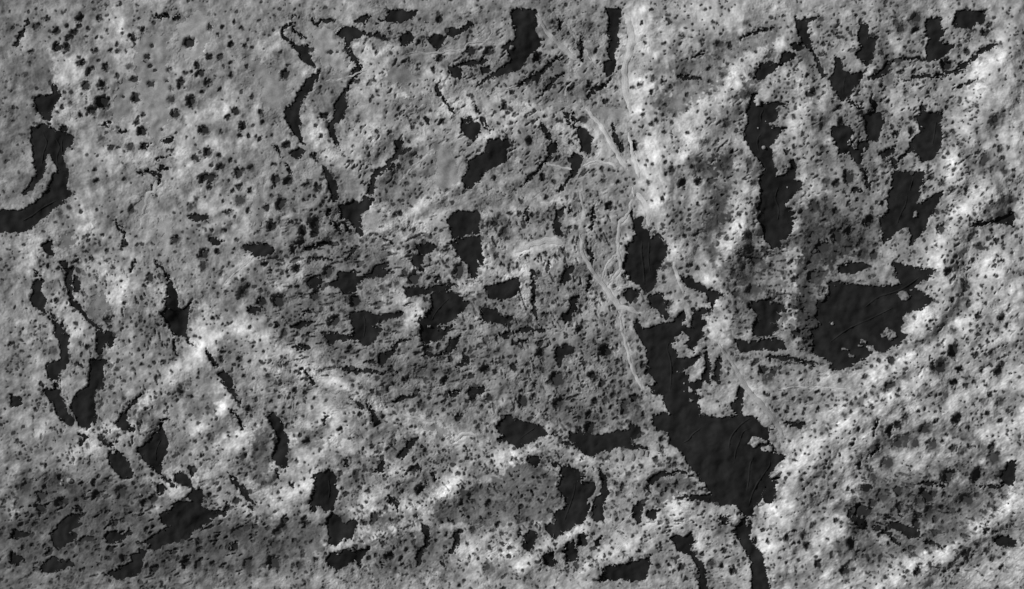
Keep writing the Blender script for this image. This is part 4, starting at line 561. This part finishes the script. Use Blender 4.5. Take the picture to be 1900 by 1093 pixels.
def ang_mask():
    """three textures: rows drawn out along the slope of each quarter of the map"""
    n1 = noise(3, 30, 21, .8, math.radians(-38), 5)      # rising to the right
    n2 = noise(3, 26, 22, .8, math.radians(70), 4)     # steep
    n3 = noise(3, 18, 23, .8, math.radians(-12), 4)     # gently falling
    right = smooth(1380, 1600, PX)
    low = smooth(560, 760, PY)
    a = right * low
    b = (1 - right) * (1 - low) * (.5 + .5 * smooth(-.4, .6, noise(150, 500, 24)))
    c = np.clip(1 - a - b, 0, 1)
    return n3 * .35 * c + n1 * a * 1.3 + n1 * (1 - a) * low * .6 + n2 * b * .6 + n3 * a * .5
ANI = ang_mask()

# ---- relief
v1 = noise(16, 60, 91, 1.2); v2 = noise(22, 80, 92, 1.2, math.radians(50), 2.0)
VEIN = np.maximum(np.exp(-(v1 / .11) ** 2) * smooth(-.2, .9, noise(50, 200, 93)), np.exp(-(v2 / .10) ** 2) * smooth(-.2, .9, noise(60, 240, 94)))
B = 2.2 * noise(150, 600, 11, 1.5) + blur(RIDGE - GUL, 4)
MID = .42 * noise(26, 90, 12)
B2 = B + MID
FINE = .17 * VEIN + .085 * noise(8, 26, 13) + .012 * noise(3.2, 8, 14) + .05 * ANI
phase = (B * .9 + .55 * noise(20, 120, 15)) * 2.1
TERR = (phase - np.floor(phase))
STRATA = smooth(430, 560, PX) * (1 - smooth(1100, 1220, PX)) * (.35 + .65 * smooth(330, 420, PY) * (1 - smooth(740, 800, PY)))
STRATA = np.clip(smooth(0, .9, noise(60, 250, 16)) * .6 + STRATA * smooth(-.7, .5, noise(50, 200, 28)), 0, 1) * np.clip(ROUGH, 0, 1)
FINE += .75 * (TERR - .5) * STRATA
VAL = np.where(VAL > 118, 118 + .64 * (VAL - 118), VAL)
ALB = lin(VAL) * np.exp(.075 * noise(8, 34, 17) * ROUGH + .028 * noise(3, 8, 18) * (.3 + .7 * ROUGH) + .12 * noise(34, 140, 19) + .10 * ANI * ROUGH + .17 * VEIN * ROUGH - .5 * (blur(DENS0, 5) - .48))

# ---- irregular etched hollows holding dark dust
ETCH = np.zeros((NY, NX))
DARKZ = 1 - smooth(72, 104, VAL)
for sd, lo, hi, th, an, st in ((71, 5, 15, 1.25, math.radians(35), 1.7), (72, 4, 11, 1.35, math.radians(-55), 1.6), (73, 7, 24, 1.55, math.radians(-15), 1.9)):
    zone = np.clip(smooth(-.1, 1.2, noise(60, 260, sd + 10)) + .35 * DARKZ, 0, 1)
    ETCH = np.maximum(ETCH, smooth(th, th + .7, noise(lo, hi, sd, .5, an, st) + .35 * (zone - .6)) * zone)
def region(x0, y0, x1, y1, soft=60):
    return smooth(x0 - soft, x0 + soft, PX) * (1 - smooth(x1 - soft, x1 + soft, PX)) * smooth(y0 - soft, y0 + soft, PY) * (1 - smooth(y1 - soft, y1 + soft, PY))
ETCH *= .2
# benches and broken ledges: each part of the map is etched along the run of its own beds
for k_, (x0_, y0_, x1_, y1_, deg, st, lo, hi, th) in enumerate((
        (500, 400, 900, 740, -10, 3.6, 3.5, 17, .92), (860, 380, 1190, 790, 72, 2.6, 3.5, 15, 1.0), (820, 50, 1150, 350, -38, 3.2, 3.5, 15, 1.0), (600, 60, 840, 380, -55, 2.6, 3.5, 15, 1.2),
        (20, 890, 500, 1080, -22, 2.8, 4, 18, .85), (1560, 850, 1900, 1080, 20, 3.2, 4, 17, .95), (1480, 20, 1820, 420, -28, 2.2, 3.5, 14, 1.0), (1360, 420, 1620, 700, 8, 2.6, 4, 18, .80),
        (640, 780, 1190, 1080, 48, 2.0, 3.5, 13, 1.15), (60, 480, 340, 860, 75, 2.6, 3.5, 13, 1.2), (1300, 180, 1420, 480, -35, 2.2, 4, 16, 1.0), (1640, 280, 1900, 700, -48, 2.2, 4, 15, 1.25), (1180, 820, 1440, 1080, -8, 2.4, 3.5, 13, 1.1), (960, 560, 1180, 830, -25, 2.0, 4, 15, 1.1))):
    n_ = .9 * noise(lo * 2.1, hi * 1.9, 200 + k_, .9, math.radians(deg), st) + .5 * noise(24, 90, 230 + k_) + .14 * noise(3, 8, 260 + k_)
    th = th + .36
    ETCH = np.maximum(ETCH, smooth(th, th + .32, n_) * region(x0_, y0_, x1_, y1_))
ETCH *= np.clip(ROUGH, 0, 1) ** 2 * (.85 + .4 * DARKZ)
CALM = 1 - .75 * region(20, 20, 500, 400, 90) - .5 * region(480, 20, 900, 300, 60)
# ---- pits
pits = []                                # x, y, radius, elong, angle, kind
for line in PIT.splitlines():
    k, body = line.split(':')
    x0, y0, q = SHEET[k]
    for t in body.split():
        kind = 'n'
        if t[-1] in 'sd': kind, t = t[-1], t[:-1]
        a, b, r = (float(v) for v in t.split(','))
        pits.append([x0 + a * q, y0 + b * q, r * q * 1.2, rng.uniform(.95, 1.35), rng.uniform(0, math.pi), kind, True])
HAND = len(pits)
dens = CALM * DENS0 ** 1.3 * np.clip(ROUGH, 0, 1) ** 1.5
occ = np.zeros((NY, NX), bool)
def mark(x, y, r):
    i, j = int((x - X0) / STEP), int((y - Y0) / STEP); n = int(r / STEP) + 1
    occ[max(j - n, 0):j + n + 1, max(i - n, 0):i + n + 1] = True
for p in pits: mark(p[0], p[1], p[2])
cand = rng.uniform(size=(60000, 4))
for u, v, t, g in cand:
    x, y = X0 + 6 + u * (X1 - X0 - 12), Y0 + 6 + v * (Y1 - Y0 - 12)
    i, j = int((x - X0) / STEP), int((y - Y0) / STEP)
    if occ[j, i] or S[j, i] > -2.5 or DS[j, i] > -2 or t > dens[j, i] * .5: continue
    r = 1.8 + 2.8 * g ** 2.6
    pits.append([x, y, r, rng.uniform(.9, 1.6), rng.uniform(0, math.pi), 'n', False]); mark(x, y, r * .7)
PD = np.zeros((NY, NX)); PT = np.zeros((NY, NX))
keep = []
for p in pits:
    x, y, r, el, an, kind, hand = p
    i, j = int(round((x - X0) / STEP)), int(round((y - Y0) / STEP))
    if not (3 < i < NX - 4 and 3 < j < NY - 4) or S[j, i] > -1: continue
    n = int(r * 1.9 * math.sqrt(el) / STEP) + 2
    w = (slice(max(j - n, 0), j + n + 1), slice(max(i - n, 0), i + n + 1))
    wf = min(1.0, r / 7) * 1.15
    dx = PX[w] + WX[w] * wf - x; dy = PY[w] + WY[w] * wf - y
    c, s = math.cos(an), math.sin(an); e = math.sqrt(el)
    dn = np.hypot((dx * c + dy * s) / e, (-dx * s + dy * c) * e) / r
    dep = {'n': .72, 's': .34, 'd': .95}[kind] * r * M * (1 if hand else .85)
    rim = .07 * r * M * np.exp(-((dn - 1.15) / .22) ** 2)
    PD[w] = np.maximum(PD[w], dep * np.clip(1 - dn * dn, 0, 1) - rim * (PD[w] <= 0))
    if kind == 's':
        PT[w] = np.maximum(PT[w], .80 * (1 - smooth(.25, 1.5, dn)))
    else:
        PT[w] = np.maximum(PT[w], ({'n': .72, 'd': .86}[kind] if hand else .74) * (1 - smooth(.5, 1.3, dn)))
    if hand and r > 5:                   # shading of the bigger pits painted as a tint fading lower right
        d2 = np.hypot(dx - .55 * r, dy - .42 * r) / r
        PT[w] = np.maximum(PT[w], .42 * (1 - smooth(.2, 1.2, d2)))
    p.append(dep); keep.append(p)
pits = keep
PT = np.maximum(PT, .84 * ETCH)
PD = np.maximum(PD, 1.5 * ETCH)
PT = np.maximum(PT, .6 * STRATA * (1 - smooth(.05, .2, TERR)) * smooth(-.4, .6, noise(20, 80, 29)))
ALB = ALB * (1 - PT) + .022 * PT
SHIFT = np.roll(np.roll(S, int(6 / STEP), 1), int(3.5 / STEP), 0)     # outline moved so the lower right shores darken
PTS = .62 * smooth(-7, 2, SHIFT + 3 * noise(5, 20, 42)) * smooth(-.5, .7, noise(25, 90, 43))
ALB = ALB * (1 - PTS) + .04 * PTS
# thin skin of dark sand blown over the shore of each patch
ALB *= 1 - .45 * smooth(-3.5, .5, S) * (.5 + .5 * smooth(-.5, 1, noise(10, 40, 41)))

LEVEL = 1.5                             # sand lies this far below the bedrock
drop = 6.0 * smooth(-.7, 1.5, S) + .5 * smooth(-6, 0, S)
ddrop = .9 * smooth(0, 9, DS)
Z = B2 + FINE * ROUGH * (1 - .6 * np.clip(PT, 0, 1)) - np.where(PD > 0, PD, PD) - drop - ddrop - .55 * GRV
ALB = np.clip(ALB, .012, .62)

def sample(F, x, y):
    gx = np.clip((np.asarray(x) - X0) / STEP, 0, NX - 1.001); gy = np.clip((np.asarray(y) - Y0) / STEP, 0, NY - 1.001)
    i = gx.astype(int); j = gy.astype(int); tx = gx - i; ty = gy - j
    return (F[j, i] * (1 - tx) + F[j, i + 1] * tx) * (1 - ty) + (F[j + 1, i] * (1 - tx) + F[j + 1, i + 1] * tx) * ty

def wx(x): return (np.asarray(x) - 950.0) * M
def wy(y): return (546.5 - np.asarray(y)) * M

# ------------------------------------------------------------------ materials
def material(name, build):
    m = bpy.data.materials.new(name); m.use_nodes = True
    nt = m.node_tree; bs = nt.nodes['Principled BSDF']
    bs.inputs['Roughness'].default_value = .95
    bs.inputs['Specular IOR Level'].default_value = .08
    build(nt, bs)
    return m

def tex_noise(nt, scale, detail=4, rough=.6, stretch=None):
    g = nt.nodes.new('ShaderNodeNewGeometry')
    n = nt.nodes.new('ShaderNodeTexNoise'); n.inputs['Scale'].default_value = scale
    n.inputs['Detail'].default_value = detail; n.inputs['Roughness'].default_value = rough
    if stretch:
        mp = nt.nodes.new('ShaderNodeMapping'); mp.inputs['Scale'].default_value = stretch[:3]; mp.inputs['Rotation'].default_value = (0, 0, stretch[3])
        nt.links.new(g.outputs['Position'], mp.inputs[0]); nt.links.new(mp.outputs[0], n.inputs['Vector'])
    else:
        nt.links.new(g.outputs['Position'], n.inputs['Vector'])
    return n.outputs['Fac']

def remap(nt, src, a, b, lo=.25, hi=.75):
    r = nt.nodes.new('ShaderNodeMapRange')
    r.inputs[1].default_value = lo; r.inputs[2].default_value = hi; r.inputs[3].default_value = a; r.inputs[4].default_value = b
    nt.links.new(src, r.inputs[0]); return r.outputs[0]

def mul(nt, a, b):
    n = nt.nodes.new('ShaderNodeMath'); n.operation = 'MULTIPLY'
    nt.links.new(a, n.inputs[0])
    if isinstance(b, float): n.inputs[1].default_value = b
    else: nt.links.new(b, n.inputs[1])
    return n.outputs[0]

def bump(nt, bs, src, strength, dist):
    b = nt.nodes.new('ShaderNodeBump'); b.inputs['Strength'].default_value = strength; b.inputs['Distance'].default_value = dist
    nt.links.new(src, b.inputs['Height']); nt.links.new(b.outputs[0], bs.inputs['Normal'])

def rock(nt, bs):
    a = nt.nodes.new('ShaderNodeAttribute'); a.attribute_name = 'albedo'
    v = mul(nt, a.outputs['Fac'], remap(nt, tex_noise(nt, .55, 5, .7), .94, 1.06))
    nt.links.new(v, bs.inputs['Base Color'])
    bump(nt, bs, tex_noise(nt, .8, 4, .7), .5, .12)
M_ROCK = material('bedrock', rock)

def sand_mat(base, lo, hi):
    def f(nt, bs):
        bs.inputs['Specular IOR Level'].default_value = .02
        w = nt.nodes.new('ShaderNodeTexWave'); w.wave_type = 'BANDS'
        w.inputs['Scale'].default_value = .018; w.inputs['Distortion'].default_value = 22; w.inputs['Detail'].default_value = 3; w.inputs['Detail Scale'].default_value = .6
        g = nt.nodes.new('ShaderNodeNewGeometry'); nt.links.new(g.outputs['Position'], w.inputs['Vector'])
        v = remap(nt, w.outputs['Fac'], lo, hi, 0, 1)
        n = remap(nt, tex_noise(nt, .06, 5, .65), .7, 1.35)
        nt.links.new(mul(nt, mul(nt, v, n), base), bs.inputs['Base Color'])
        bump(nt, bs, tex_noise(nt, .5, 4, .7), .5, .3)
    return f
M_SAND = material('dark_sand', sand_mat(.0108, .82, 1.14))
M_PITSAND = material('pit_sand', sand_mat(.030, .9, 1.1))
M_DEEP = material('deep_pit_sand', sand_mat(.024, .9, 1.1))
M_SPECK = material('speck_sand', sand_mat(.032, .9, 1.1))
M_DUSKSAND = material('dusky_sand', sand_mat(.036, .9, 1.1))
def dust_mat(val):
    def f(nt, bs):
        n = remap(nt, tex_noise(nt, .08, 6, .75), .76, 1.24)
        s = remap(nt, tex_noise(nt, .5, 4, .7), .84, 1.16)
        nt.links.new(mul(nt, mul(nt, n, s), float(lin(val))), bs.inputs['Base Color'])
        bump(nt, bs, tex_noise(nt, .3, 5, .7), .45, .4)
    return f
_dm = {}
def dust_material(val):
    if val not in _dm: _dm[val] = material('pale_dust_%d' % val, dust_mat(val))
    return _dm[val]
def block_mat(nt, bs):
    nt.links.new(mul(nt, remap(nt, tex_noise(nt, .4, 5, .7), .75, 1.2), .15), bs.inputs['Base Color'])
    bump(nt, bs, tex_noise(nt, .7, 4, .7), .6, .3)
M_BLOCK = material('pale_block', block_mat)

# ------------------------------------------------------------------ mesh helpers
def mesh_np(name, co, faces, mat, smooth_shade=True):
    me = bpy.data.meshes.new(name)
    co = np.ascontiguousarray(co, np.float32)
    n = len(faces); k = faces.shape[1]
    me.vertices.add(len(co)); me.vertices.foreach_set('co', co.ravel())
    me.loops.add(n * k); me.loops.foreach_set('vertex_index', np.ascontiguousarray(faces, np.int32).ravel())
    me.polygons.add(n)
    me.polygons.foreach_set('loop_start', np.arange(0, n * k, k, dtype=np.int32))
    me.polygons.foreach_set('loop_total', np.full(n, k, np.int32))
    me.polygons.foreach_set('use_smooth', np.full(n, smooth_shade, bool))
    me.update(); me.validate()
    me.materials.append(mat)
    return me

def me_up(me):
    if me.polygons[0].normal.z < 0: me.flip_normals()

def link(name, me, loc=(0, 0, 0), parent=None):
    o = bpy.data.objects.new(name, me); COL.objects.link(o); o.location = loc
    if parent: o.parent = parent
    return o

def tag(o, label=None, cat=None, group=None, kind=None):
    if label: o['label'] = label
    if cat: o['category'] = cat
    if group: o['group'] = group
    if kind: o['kind'] = kind
    return o

# ------------------------------------------------------------------ bedrock terrain (with a coarser apron beyond the view)
def sheet(name, EX, EY, Zs, As, hole=None):
    co = np.stack([wx(EX), wy(EY), Zs], -1).reshape(-1, 3)
    ny, nx = EX.shape
    idx = np.arange(ny * nx).reshape(ny, nx)
    F = np.stack([idx[1:, :-1], idx[1:, 1:], idx[:-1, 1:], idx[:-1, :-1]], -1).reshape(-1, 4)
    if hole is not None: F = F[~hole.ravel()]
    me = mesh_np(name, co, F, M_ROCK)
    at = me.attributes.new('albedo', 'FLOAT', 'POINT'); at.data.foreach_set('value', np.ascontiguousarray(As, np.float32).ravel())
    return tag(link(name, me), kind='structure')
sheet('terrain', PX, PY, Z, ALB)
# the same ground going on beyond the surveyed part, coarser
far = np.concatenate([np.arange(1, 84) * 12.0, 83 * 12 + np.cumsum(16 * 1.45 ** np.arange(14))])
ex = np.concatenate([X0 - far[::-1], np.arange(X0 + 8, X1 - 8, 24), X1 + far]); ey = np.concatenate([Y0 - far[::-1], np.arange(Y0 + 8, Y1 - 8, 24), Y1 + far])
def mirror(v, a, b):
    t = np.mod(v - a, 2 * (b - a)); return a + np.where(t > b - a, 2 * (b - a) - t, t)
EX, EY = np.meshgrid(ex, ey)
MX, MY = mirror(EX, X0 + 2, X1 - 2), mirror(EY, Y0 + 2, Y1 - 2)
mid = lambda v, a, b: (v > a) & (v < b)
hole = np.outer(mid((ey[1:] + ey[:-1]) / 2, Y0 + 14, Y1 - 40), mid((ex[1:] + ex[:-1]) / 2, X0 + 14, X1 - 40))
sheet('outer_terrain', EX, EY, sample(B2 - 1.6 * np.clip(blur(S, 3) + 2, 0, 3) / 3 - .4 * np.maximum(PD, 0), MX, MY) - .5, sample(ALB * (1 - .9 * smooth(-1, 1, S)), MX, MY), hole)

# ------------------------------------------------------------------ labels by landmark
LAND = [(d_[2], d_[3]) for d_ in dark if d_[2]]
def where(x, y, skip=None):
    best = min((q for q in LAND if q[0] != skip), key=lambda q: math.hypot(q[1][0] - x, q[1][1] - y))
    dx, dy = x - best[1][0], y - best[1][1]
    if abs(dx) > 2 * abs(dy): t = 'left of' if dx < 0 else 'right of'
    elif abs(dy) > 2 * abs(dx): t = 'above' if dy < 0 else 'below'
    else: t = ('upper' if dy < 0 else 'lower') + (' left of' if dx < 0 else ' right of')
    return t + ' the ' + best[0]
used = {}
def finish_labels():
    byl = {}
    for o in used_objs: byl.setdefault(o['label'], []).append(o)
    for l, os_ in byl.items():
        if len(os_) < 2: continue
        xs = [o.location.x for o in os_]; ys = [o.location.y for o in os_]
        hor = max(xs) - min(xs) > max(ys) - min(ys)
        os_.sort(key=lambda o: o.location.x if hor else -o.location.y)
        n = len(os_)
        for i_, o in enumerate(os_):
            if i_ == 0: t = 'leftmost' if hor else 'topmost'
            elif i_ == n - 1: t = 'rightmost' if hor else 'lowest'
            else: t = ('middle one' if n == 3 else ['', 'second', 'third', 'fourth', 'fifth', 'sixth'][min(i_, 5)] + (' from left' if hor else ' from top'))
            o['label'] = l + ', ' + t
used_objs = []

def catmull(p, step=4.0):
    p = [np.array(q) for q in p]; out = []
    for i in range(len(p) - 1):
        a = p[max(i - 1, 0)]; b = p[i]; c = p[i + 1]; e = p[min(i + 2, len(p) - 1)]
        n = max(int(np.linalg.norm(c - b) / step), 2)
        for t in np.arange(n) / n:
            out.append(.5 * ((2 * b) + (c - a) * t + (2 * a - 5 * b + 4 * c - e) * t * t + (3 * b - a - 3 * c + e) * t ** 3))
    out.append(p[-1]); return np.array(out)

# ------------------------------------------------------------------ dark sand sheets
def sheet_mesh(name, mask, w, level, mat, ripple, dip=None):
    """cells of the grid (every second line) where mask holds, as one sand body following the ground"""
    st = 2
    ys = np.arange(w[0].start - w[0].start % 2, min(w[0].stop + 2, NY), st); xs = np.arange(w[1].start - w[1].start % 2, min(w[1].stop + 2, NX), st)
    m = mask[np.ix_(ys, xs)]
    cell = m[:-1, :-1]
    if cell.sum() < 2: return None
    lab = np.where(cell, np.arange(1, cell.size + 1).reshape(cell.shape), 0)
    while True:                          # keep the one connected body
        b = lab.copy()
        for sy, sx in ((1, 0), (-1, 0), (0, 1), (0, -1)):
            r_ = np.zeros_like(lab)
            r_[max(sy, 0):lab.shape[0] + min(sy, 0), max(sx, 0):lab.shape[1] + min(sx, 0)] = lab[max(-sy, 0):lab.shape[0] + min(-sy, 0), max(-sx, 0):lab.shape[1] + min(-sx, 0)]
            b = np.where(cell, np.maximum(b, r_), 0)
        if (b == lab).all(): break
        lab = b
    ids, cnt = np.unique(lab[lab > 0], return_counts=True)
    cell = lab == ids[cnt.argmax()]
    jj, ii = np.nonzero(cell)
    vid = np.arange(len(ys) * len(xs)).reshape(len(ys), len(xs))
    f = np.stack([vid[jj + 1, ii], vid[jj + 1, ii + 1], vid[jj, ii + 1], vid[jj, ii]], -1)
    uv, inv = np.unique(f, return_inverse=True)
    f = inv.reshape(f.shape)
    y = ys[uv // len(xs)]; x = xs[uv % len(xs)]
    c = np.stack([wx(PX[y, x]), wy(PY[y, x]), B2[y, x] - level + ripple[y, x] - (dip[y, x] if dip is not None else 0)], -1)
    o = c.mean(0)
    return mesh_np(name, c - o, f, mat), tuple(o)

RIDGED = set(q[0] for q in SANDRIDGE)
def crack_look(src):
    p = pts(src); dx, dy = p[-1][0] - p[0][0], p[-1][1] - p[0][1]
    return ('long ' if math.hypot(dx, dy) > 34 else 'short ') + ('upright' if abs(dy) > 2 * abs(dx) else 'level' if abs(dx) > 2 * abs(dy) else 'slanting') + ' dark crack '
RIP = .12 * noise(6, 40, 51) + .5 * (((noise(60, 260, 52) * 3.2) % 1.0) - .5)
for k, (name, label, short, cen, w) in enumerate(dark):
    r = sheet_mesh(name, (LB == k) & (LBS > -4.5), w, LEVEL, M_SAND, RIP)
    if r is None: continue
    if short in RIDGED:                  # a patch with ridges: an Empty that carries floor and ridges
        o = link(name, None, r[1]); link('sand_floor', r[0], parent=o)
    else:
        o = link(name, r[0], r[1])
    tag(o, label or (crack_look(CRACK[k - len(DARK)][1]) + where(*cen)), 'sand patch' if name == 'sand_patch' else 'crack', 'dark sand patches' if name == 'sand_patch' else 'sand filled cracks')
    used_objs.append(o)

by_short = {}
for o in used_objs:
    for d_ in dark:
        if d_[1] and d_[1] == o['label']: by_short[d_[2]] = o
for short, wd, src in SANDRIDGE:
    par = by_short.get(short)
    if par is None: continue
    line = catmull(pts(src)); n = len(line)
    tan = np.gradient(line, axis=0); tan /= np.linalg.norm(tan, axis=1)[:, None] + 1e-9
    nor = np.stack([-tan[:, 1], tan[:, 0]], 1); t = np.linspace(0, 1, n)
    half = wd * np.clip(np.minimum(t, 1 - t) * 5 + .15, 0, 1); u = np.linspace(-1, 1, 7)
    P = line[:, None, :] + nor[:, None, :] * (half[:, None] * u[None, :])[..., None]
    z = sample(B2, P[..., 0], P[..., 1]) - LEVEL + sample(RIP, P[..., 0], P[..., 1]) + (1 - np.abs(u))[None, :] * (half * .30)[:, None] - .1
    c = np.stack([wx(P[..., 0]), wy(P[..., 1]), z], -1).reshape(-1, 3) - np.array(par.location)
    vid = np.arange(n * 7).reshape(n, 7)
    f = np.stack([vid[:-1, :-1], vid[:-1, 1:], vid[1:, 1:], vid[1:, :-1]], -1).reshape(-1, 4)
    me = mesh_np('sand_ridge', c, f, M_SAND); me_up(me)
    link('sand_ridge', me, parent=par)

# ------------------------------------------------------------------ smooth dust sheets
RIP2 = .10 * noise(6, 60, 53)
for k, (val, label, w, p) in enumerate(dust):
    r = sheet_mesh('dust_sheet', (DL == k) & (DS > -2.5), w, .34, dust_material(val), RIP2, np.maximum(PD, 0))
    if r is None: continue
    tag(link('dust_sheet', r[0], r[1]), label, 'dust sheet', 'smooth dust sheets')

# ------------------------------------------------------------------ pale drifts
NZ = noise(8, 40, 81)
for val, w0, w1, src, label in DRIFT:
    q = sheet_scale(src)
    line = catmull(pts(src)); n = len(line)
    tan = np.gradient(line, axis=0); tan /= np.linalg.norm(tan, axis=1)[:, None] + 1e-9
    nor = np.stack([-tan[:, 1], tan[:, 0]], 1)
    t = np.linspace(0, 1, n)
    half = (w0 + (w1 - w0) * t) * q * .47 * np.clip(np.minimum(t, 1 - t) * 6 + .25, 0, 1)
    half *= 1 + .16 * sample(NZ, line[:, 0], line[:, 1])
    NC = 11
    u = np.linspace(-1, 1, NC)
    P = (line + .8 * np.stack([sample(WX, line[:, 0], line[:, 1]), sample(WY, line[:, 0], line[:, 1])], 1))[:, None, :] + nor[:, None, :] * (half[:, None] * u[None, :])[..., None]
    prof = (1 - np.abs(u) ** 1.7)[None, :] * (np.minimum(half, 9) * M * .13 + .06)[:, None]
    z = sample(B2, P[..., 0], P[..., 1]) + prof - .22 + .25 * sample(FINE, P[..., 0], P[..., 1]) * (1 - u * u) + .07 * np.cos(u * 9)[None, :]
    c = np.stack([wx(P[..., 0]), wy(P[..., 1]), z], -1).reshape(-1, 3)
    o = c.mean(0)
    vid = np.arange(n * NC).reshape(n, NC)
    f = np.stack([vid[:-1, :-1], vid[:-1, 1:], vid[1:, 1:], vid[1:, :-1]], -1).reshape(-1, 4)
    me = mesh_np('dust_drift', c - o, f, dust_material(val - 8))
    me_up(me)
    tag(link('dust_drift', me, tuple(o)), label, 'drift', 'pale dust drifts')

# ------------------------------------------------------------------ sand in the pits
def disc(p, n):
    x, y, r, el, an, kind, hand, dep = p
    f = {'n': .6, 's': .75, 'd': .5}[kind] if hand else .5
    a = np.arange(n) / n * 2 * math.pi
    rr = r * (1.0 if r > 4 else .95)
    e = math.sqrt(el)
    lx = np.cos(a) * rr * e; ly = np.sin(a) * rr / e
    c, s = math.cos(an), math.sin(an)
    dx = np.concatenate([[0], lx * c - ly * s]); dy = np.concatenate([[0], lx * s + ly * c])
    wf = min(1.0, r / 7) * 1.15
    sh = .16 * r if r > 5 else 0  # dark disc moved up and left to imitate the pit's shaded side
    vx = x - sh + dx - sample(WX, x, y) * wf; vy = y - .8 * sh + dy - sample(WY, x, y) * wf
    z = sample(B2, vx, vy) - f * dep - .18 * dep * (dx + .8 * dy) / r * (r > 5)
    z[0] -= .06 * dep
    co = np.stack([wx(vx), wy(vy), z], -1)
    k = np.arange(n)
    fc = np.stack([np.zeros(n, int), 1 + (k + 1) % n, 1 + k], -1)
    return co, fc

order = sorted((p for p in pits if p[6] and 0 < p[0] < 1900 and 0 < p[1] < 1093), key=lambda p: -p[2])
big = order[:300]; bigset = set(id(p) for p in big)
for p in big:
    co, fc = disc(p, 20)
    o0 = co[0].copy()
    me = mesh_np('sand_pit', co - o0, fc, M_DUSKSAND if p[5] == 's' else M_DEEP if p[5] == 'd' else M_PITSAND)
    size = 'large' if p[2] > 11 else 'medium' if p[2] > 8 else 'small'
    look = {'s': 'dusky soft-edged', 'd': 'deep black', 'n': 'dark'}[p[5]]
    o = tag(link('sand_pit', me, tuple(o0)), '%s %s pit %s' % (size, look, where(p[0], p[1])), 'pit', 'dark pits in the bedrock')
    used_objs.append(o)
for nm, kinds, mat in (('small_sand_pits', 'nd', M_SPECK), ('small_dusky_pits', 's', M_DUSKSAND)):
    CO, FC, base = [], [], 0
    for p in pits:
        if id(p) in bigset or p[5] not in kinds: continue
        co, fc = disc(p, 14 if p[2] > 4 else 8)
        CO.append(co); FC.append(fc + base); base += len(co)
    if CO:
        tag(link(nm, mesh_np(nm, np.concatenate(CO), np.concatenate(FC), mat)), 'countless small dark sand pits peppering the pale bedrock' if kinds == 'nd' else 'many small dusky hollows scattered over the bedrock', 'pits', kind='stuff')

# ------------------------------------------------------------------ loose pale blocks and rock fins
import bmesh
for k, (sh, bx, by, br, label) in enumerate(BLOCK):
    x0, y0, q = SHEET[sh]
    x, y, r = x0 + bx * q, y0 + by * q, br * q * M * .8
    fin = 'fin' in label
    bm = bmesh.new(); bmesh.ops.create_icosphere(bm, subdivisions=3, radius=1.0)
    rr = random.Random(k)
    dirs = [Vector((rr.gauss(0, 1), rr.gauss(0, 1), rr.gauss(0, 1))).normalized() for _ in range(9)]
    cut = [rr.uniform(.62, .95) for _ in dirs]
    for v in bm.verts:
        nn = v.co.normalized(); s = 1.0
        for d_, c_ in zip(dirs, cut):
            dp = nn.dot(d_)
            if dp > .05: s = min(s, c_ / dp)
        v.co = nn * s * (1 + .03 * rr.gauss(0, 1))
        if fin: v.co = Vector((v.co.x * 1.1, v.co.y * 2.0, v.co.z * .5))
        elif 'elongated' in label: v.co = Vector((v.co.x * 1.5, v.co.y * .6, v.co.z * .6))
        else: v.co.z *= .8
        if 'elongated' in label: v.co.xy = (v.co.x * .9 - v.co.y * .4, v.co.x * .4 + v.co.y * .9)
        v.co *= r
    me = bpy.data.meshes.new('boulder'); bm.to_mesh(me); bm.free(); me.materials.append(M_BLOCK)
    for f in me.polygons: f.use_smooth = False
    sand = float(sample(LBS, x, y)) > 0
    z = float(sample(B2, x, y)) - (LEVEL if sand else 0) + r * .3
    nm = 'rock_fin' if fin else 'boulder'
    tag(link(nm, me, (float(wx(x)), float(wy(y)), z)), label, 'rock', 'rock fins by the ribbon of sand' if fin else 'loose pale boulders')
finish_labels()
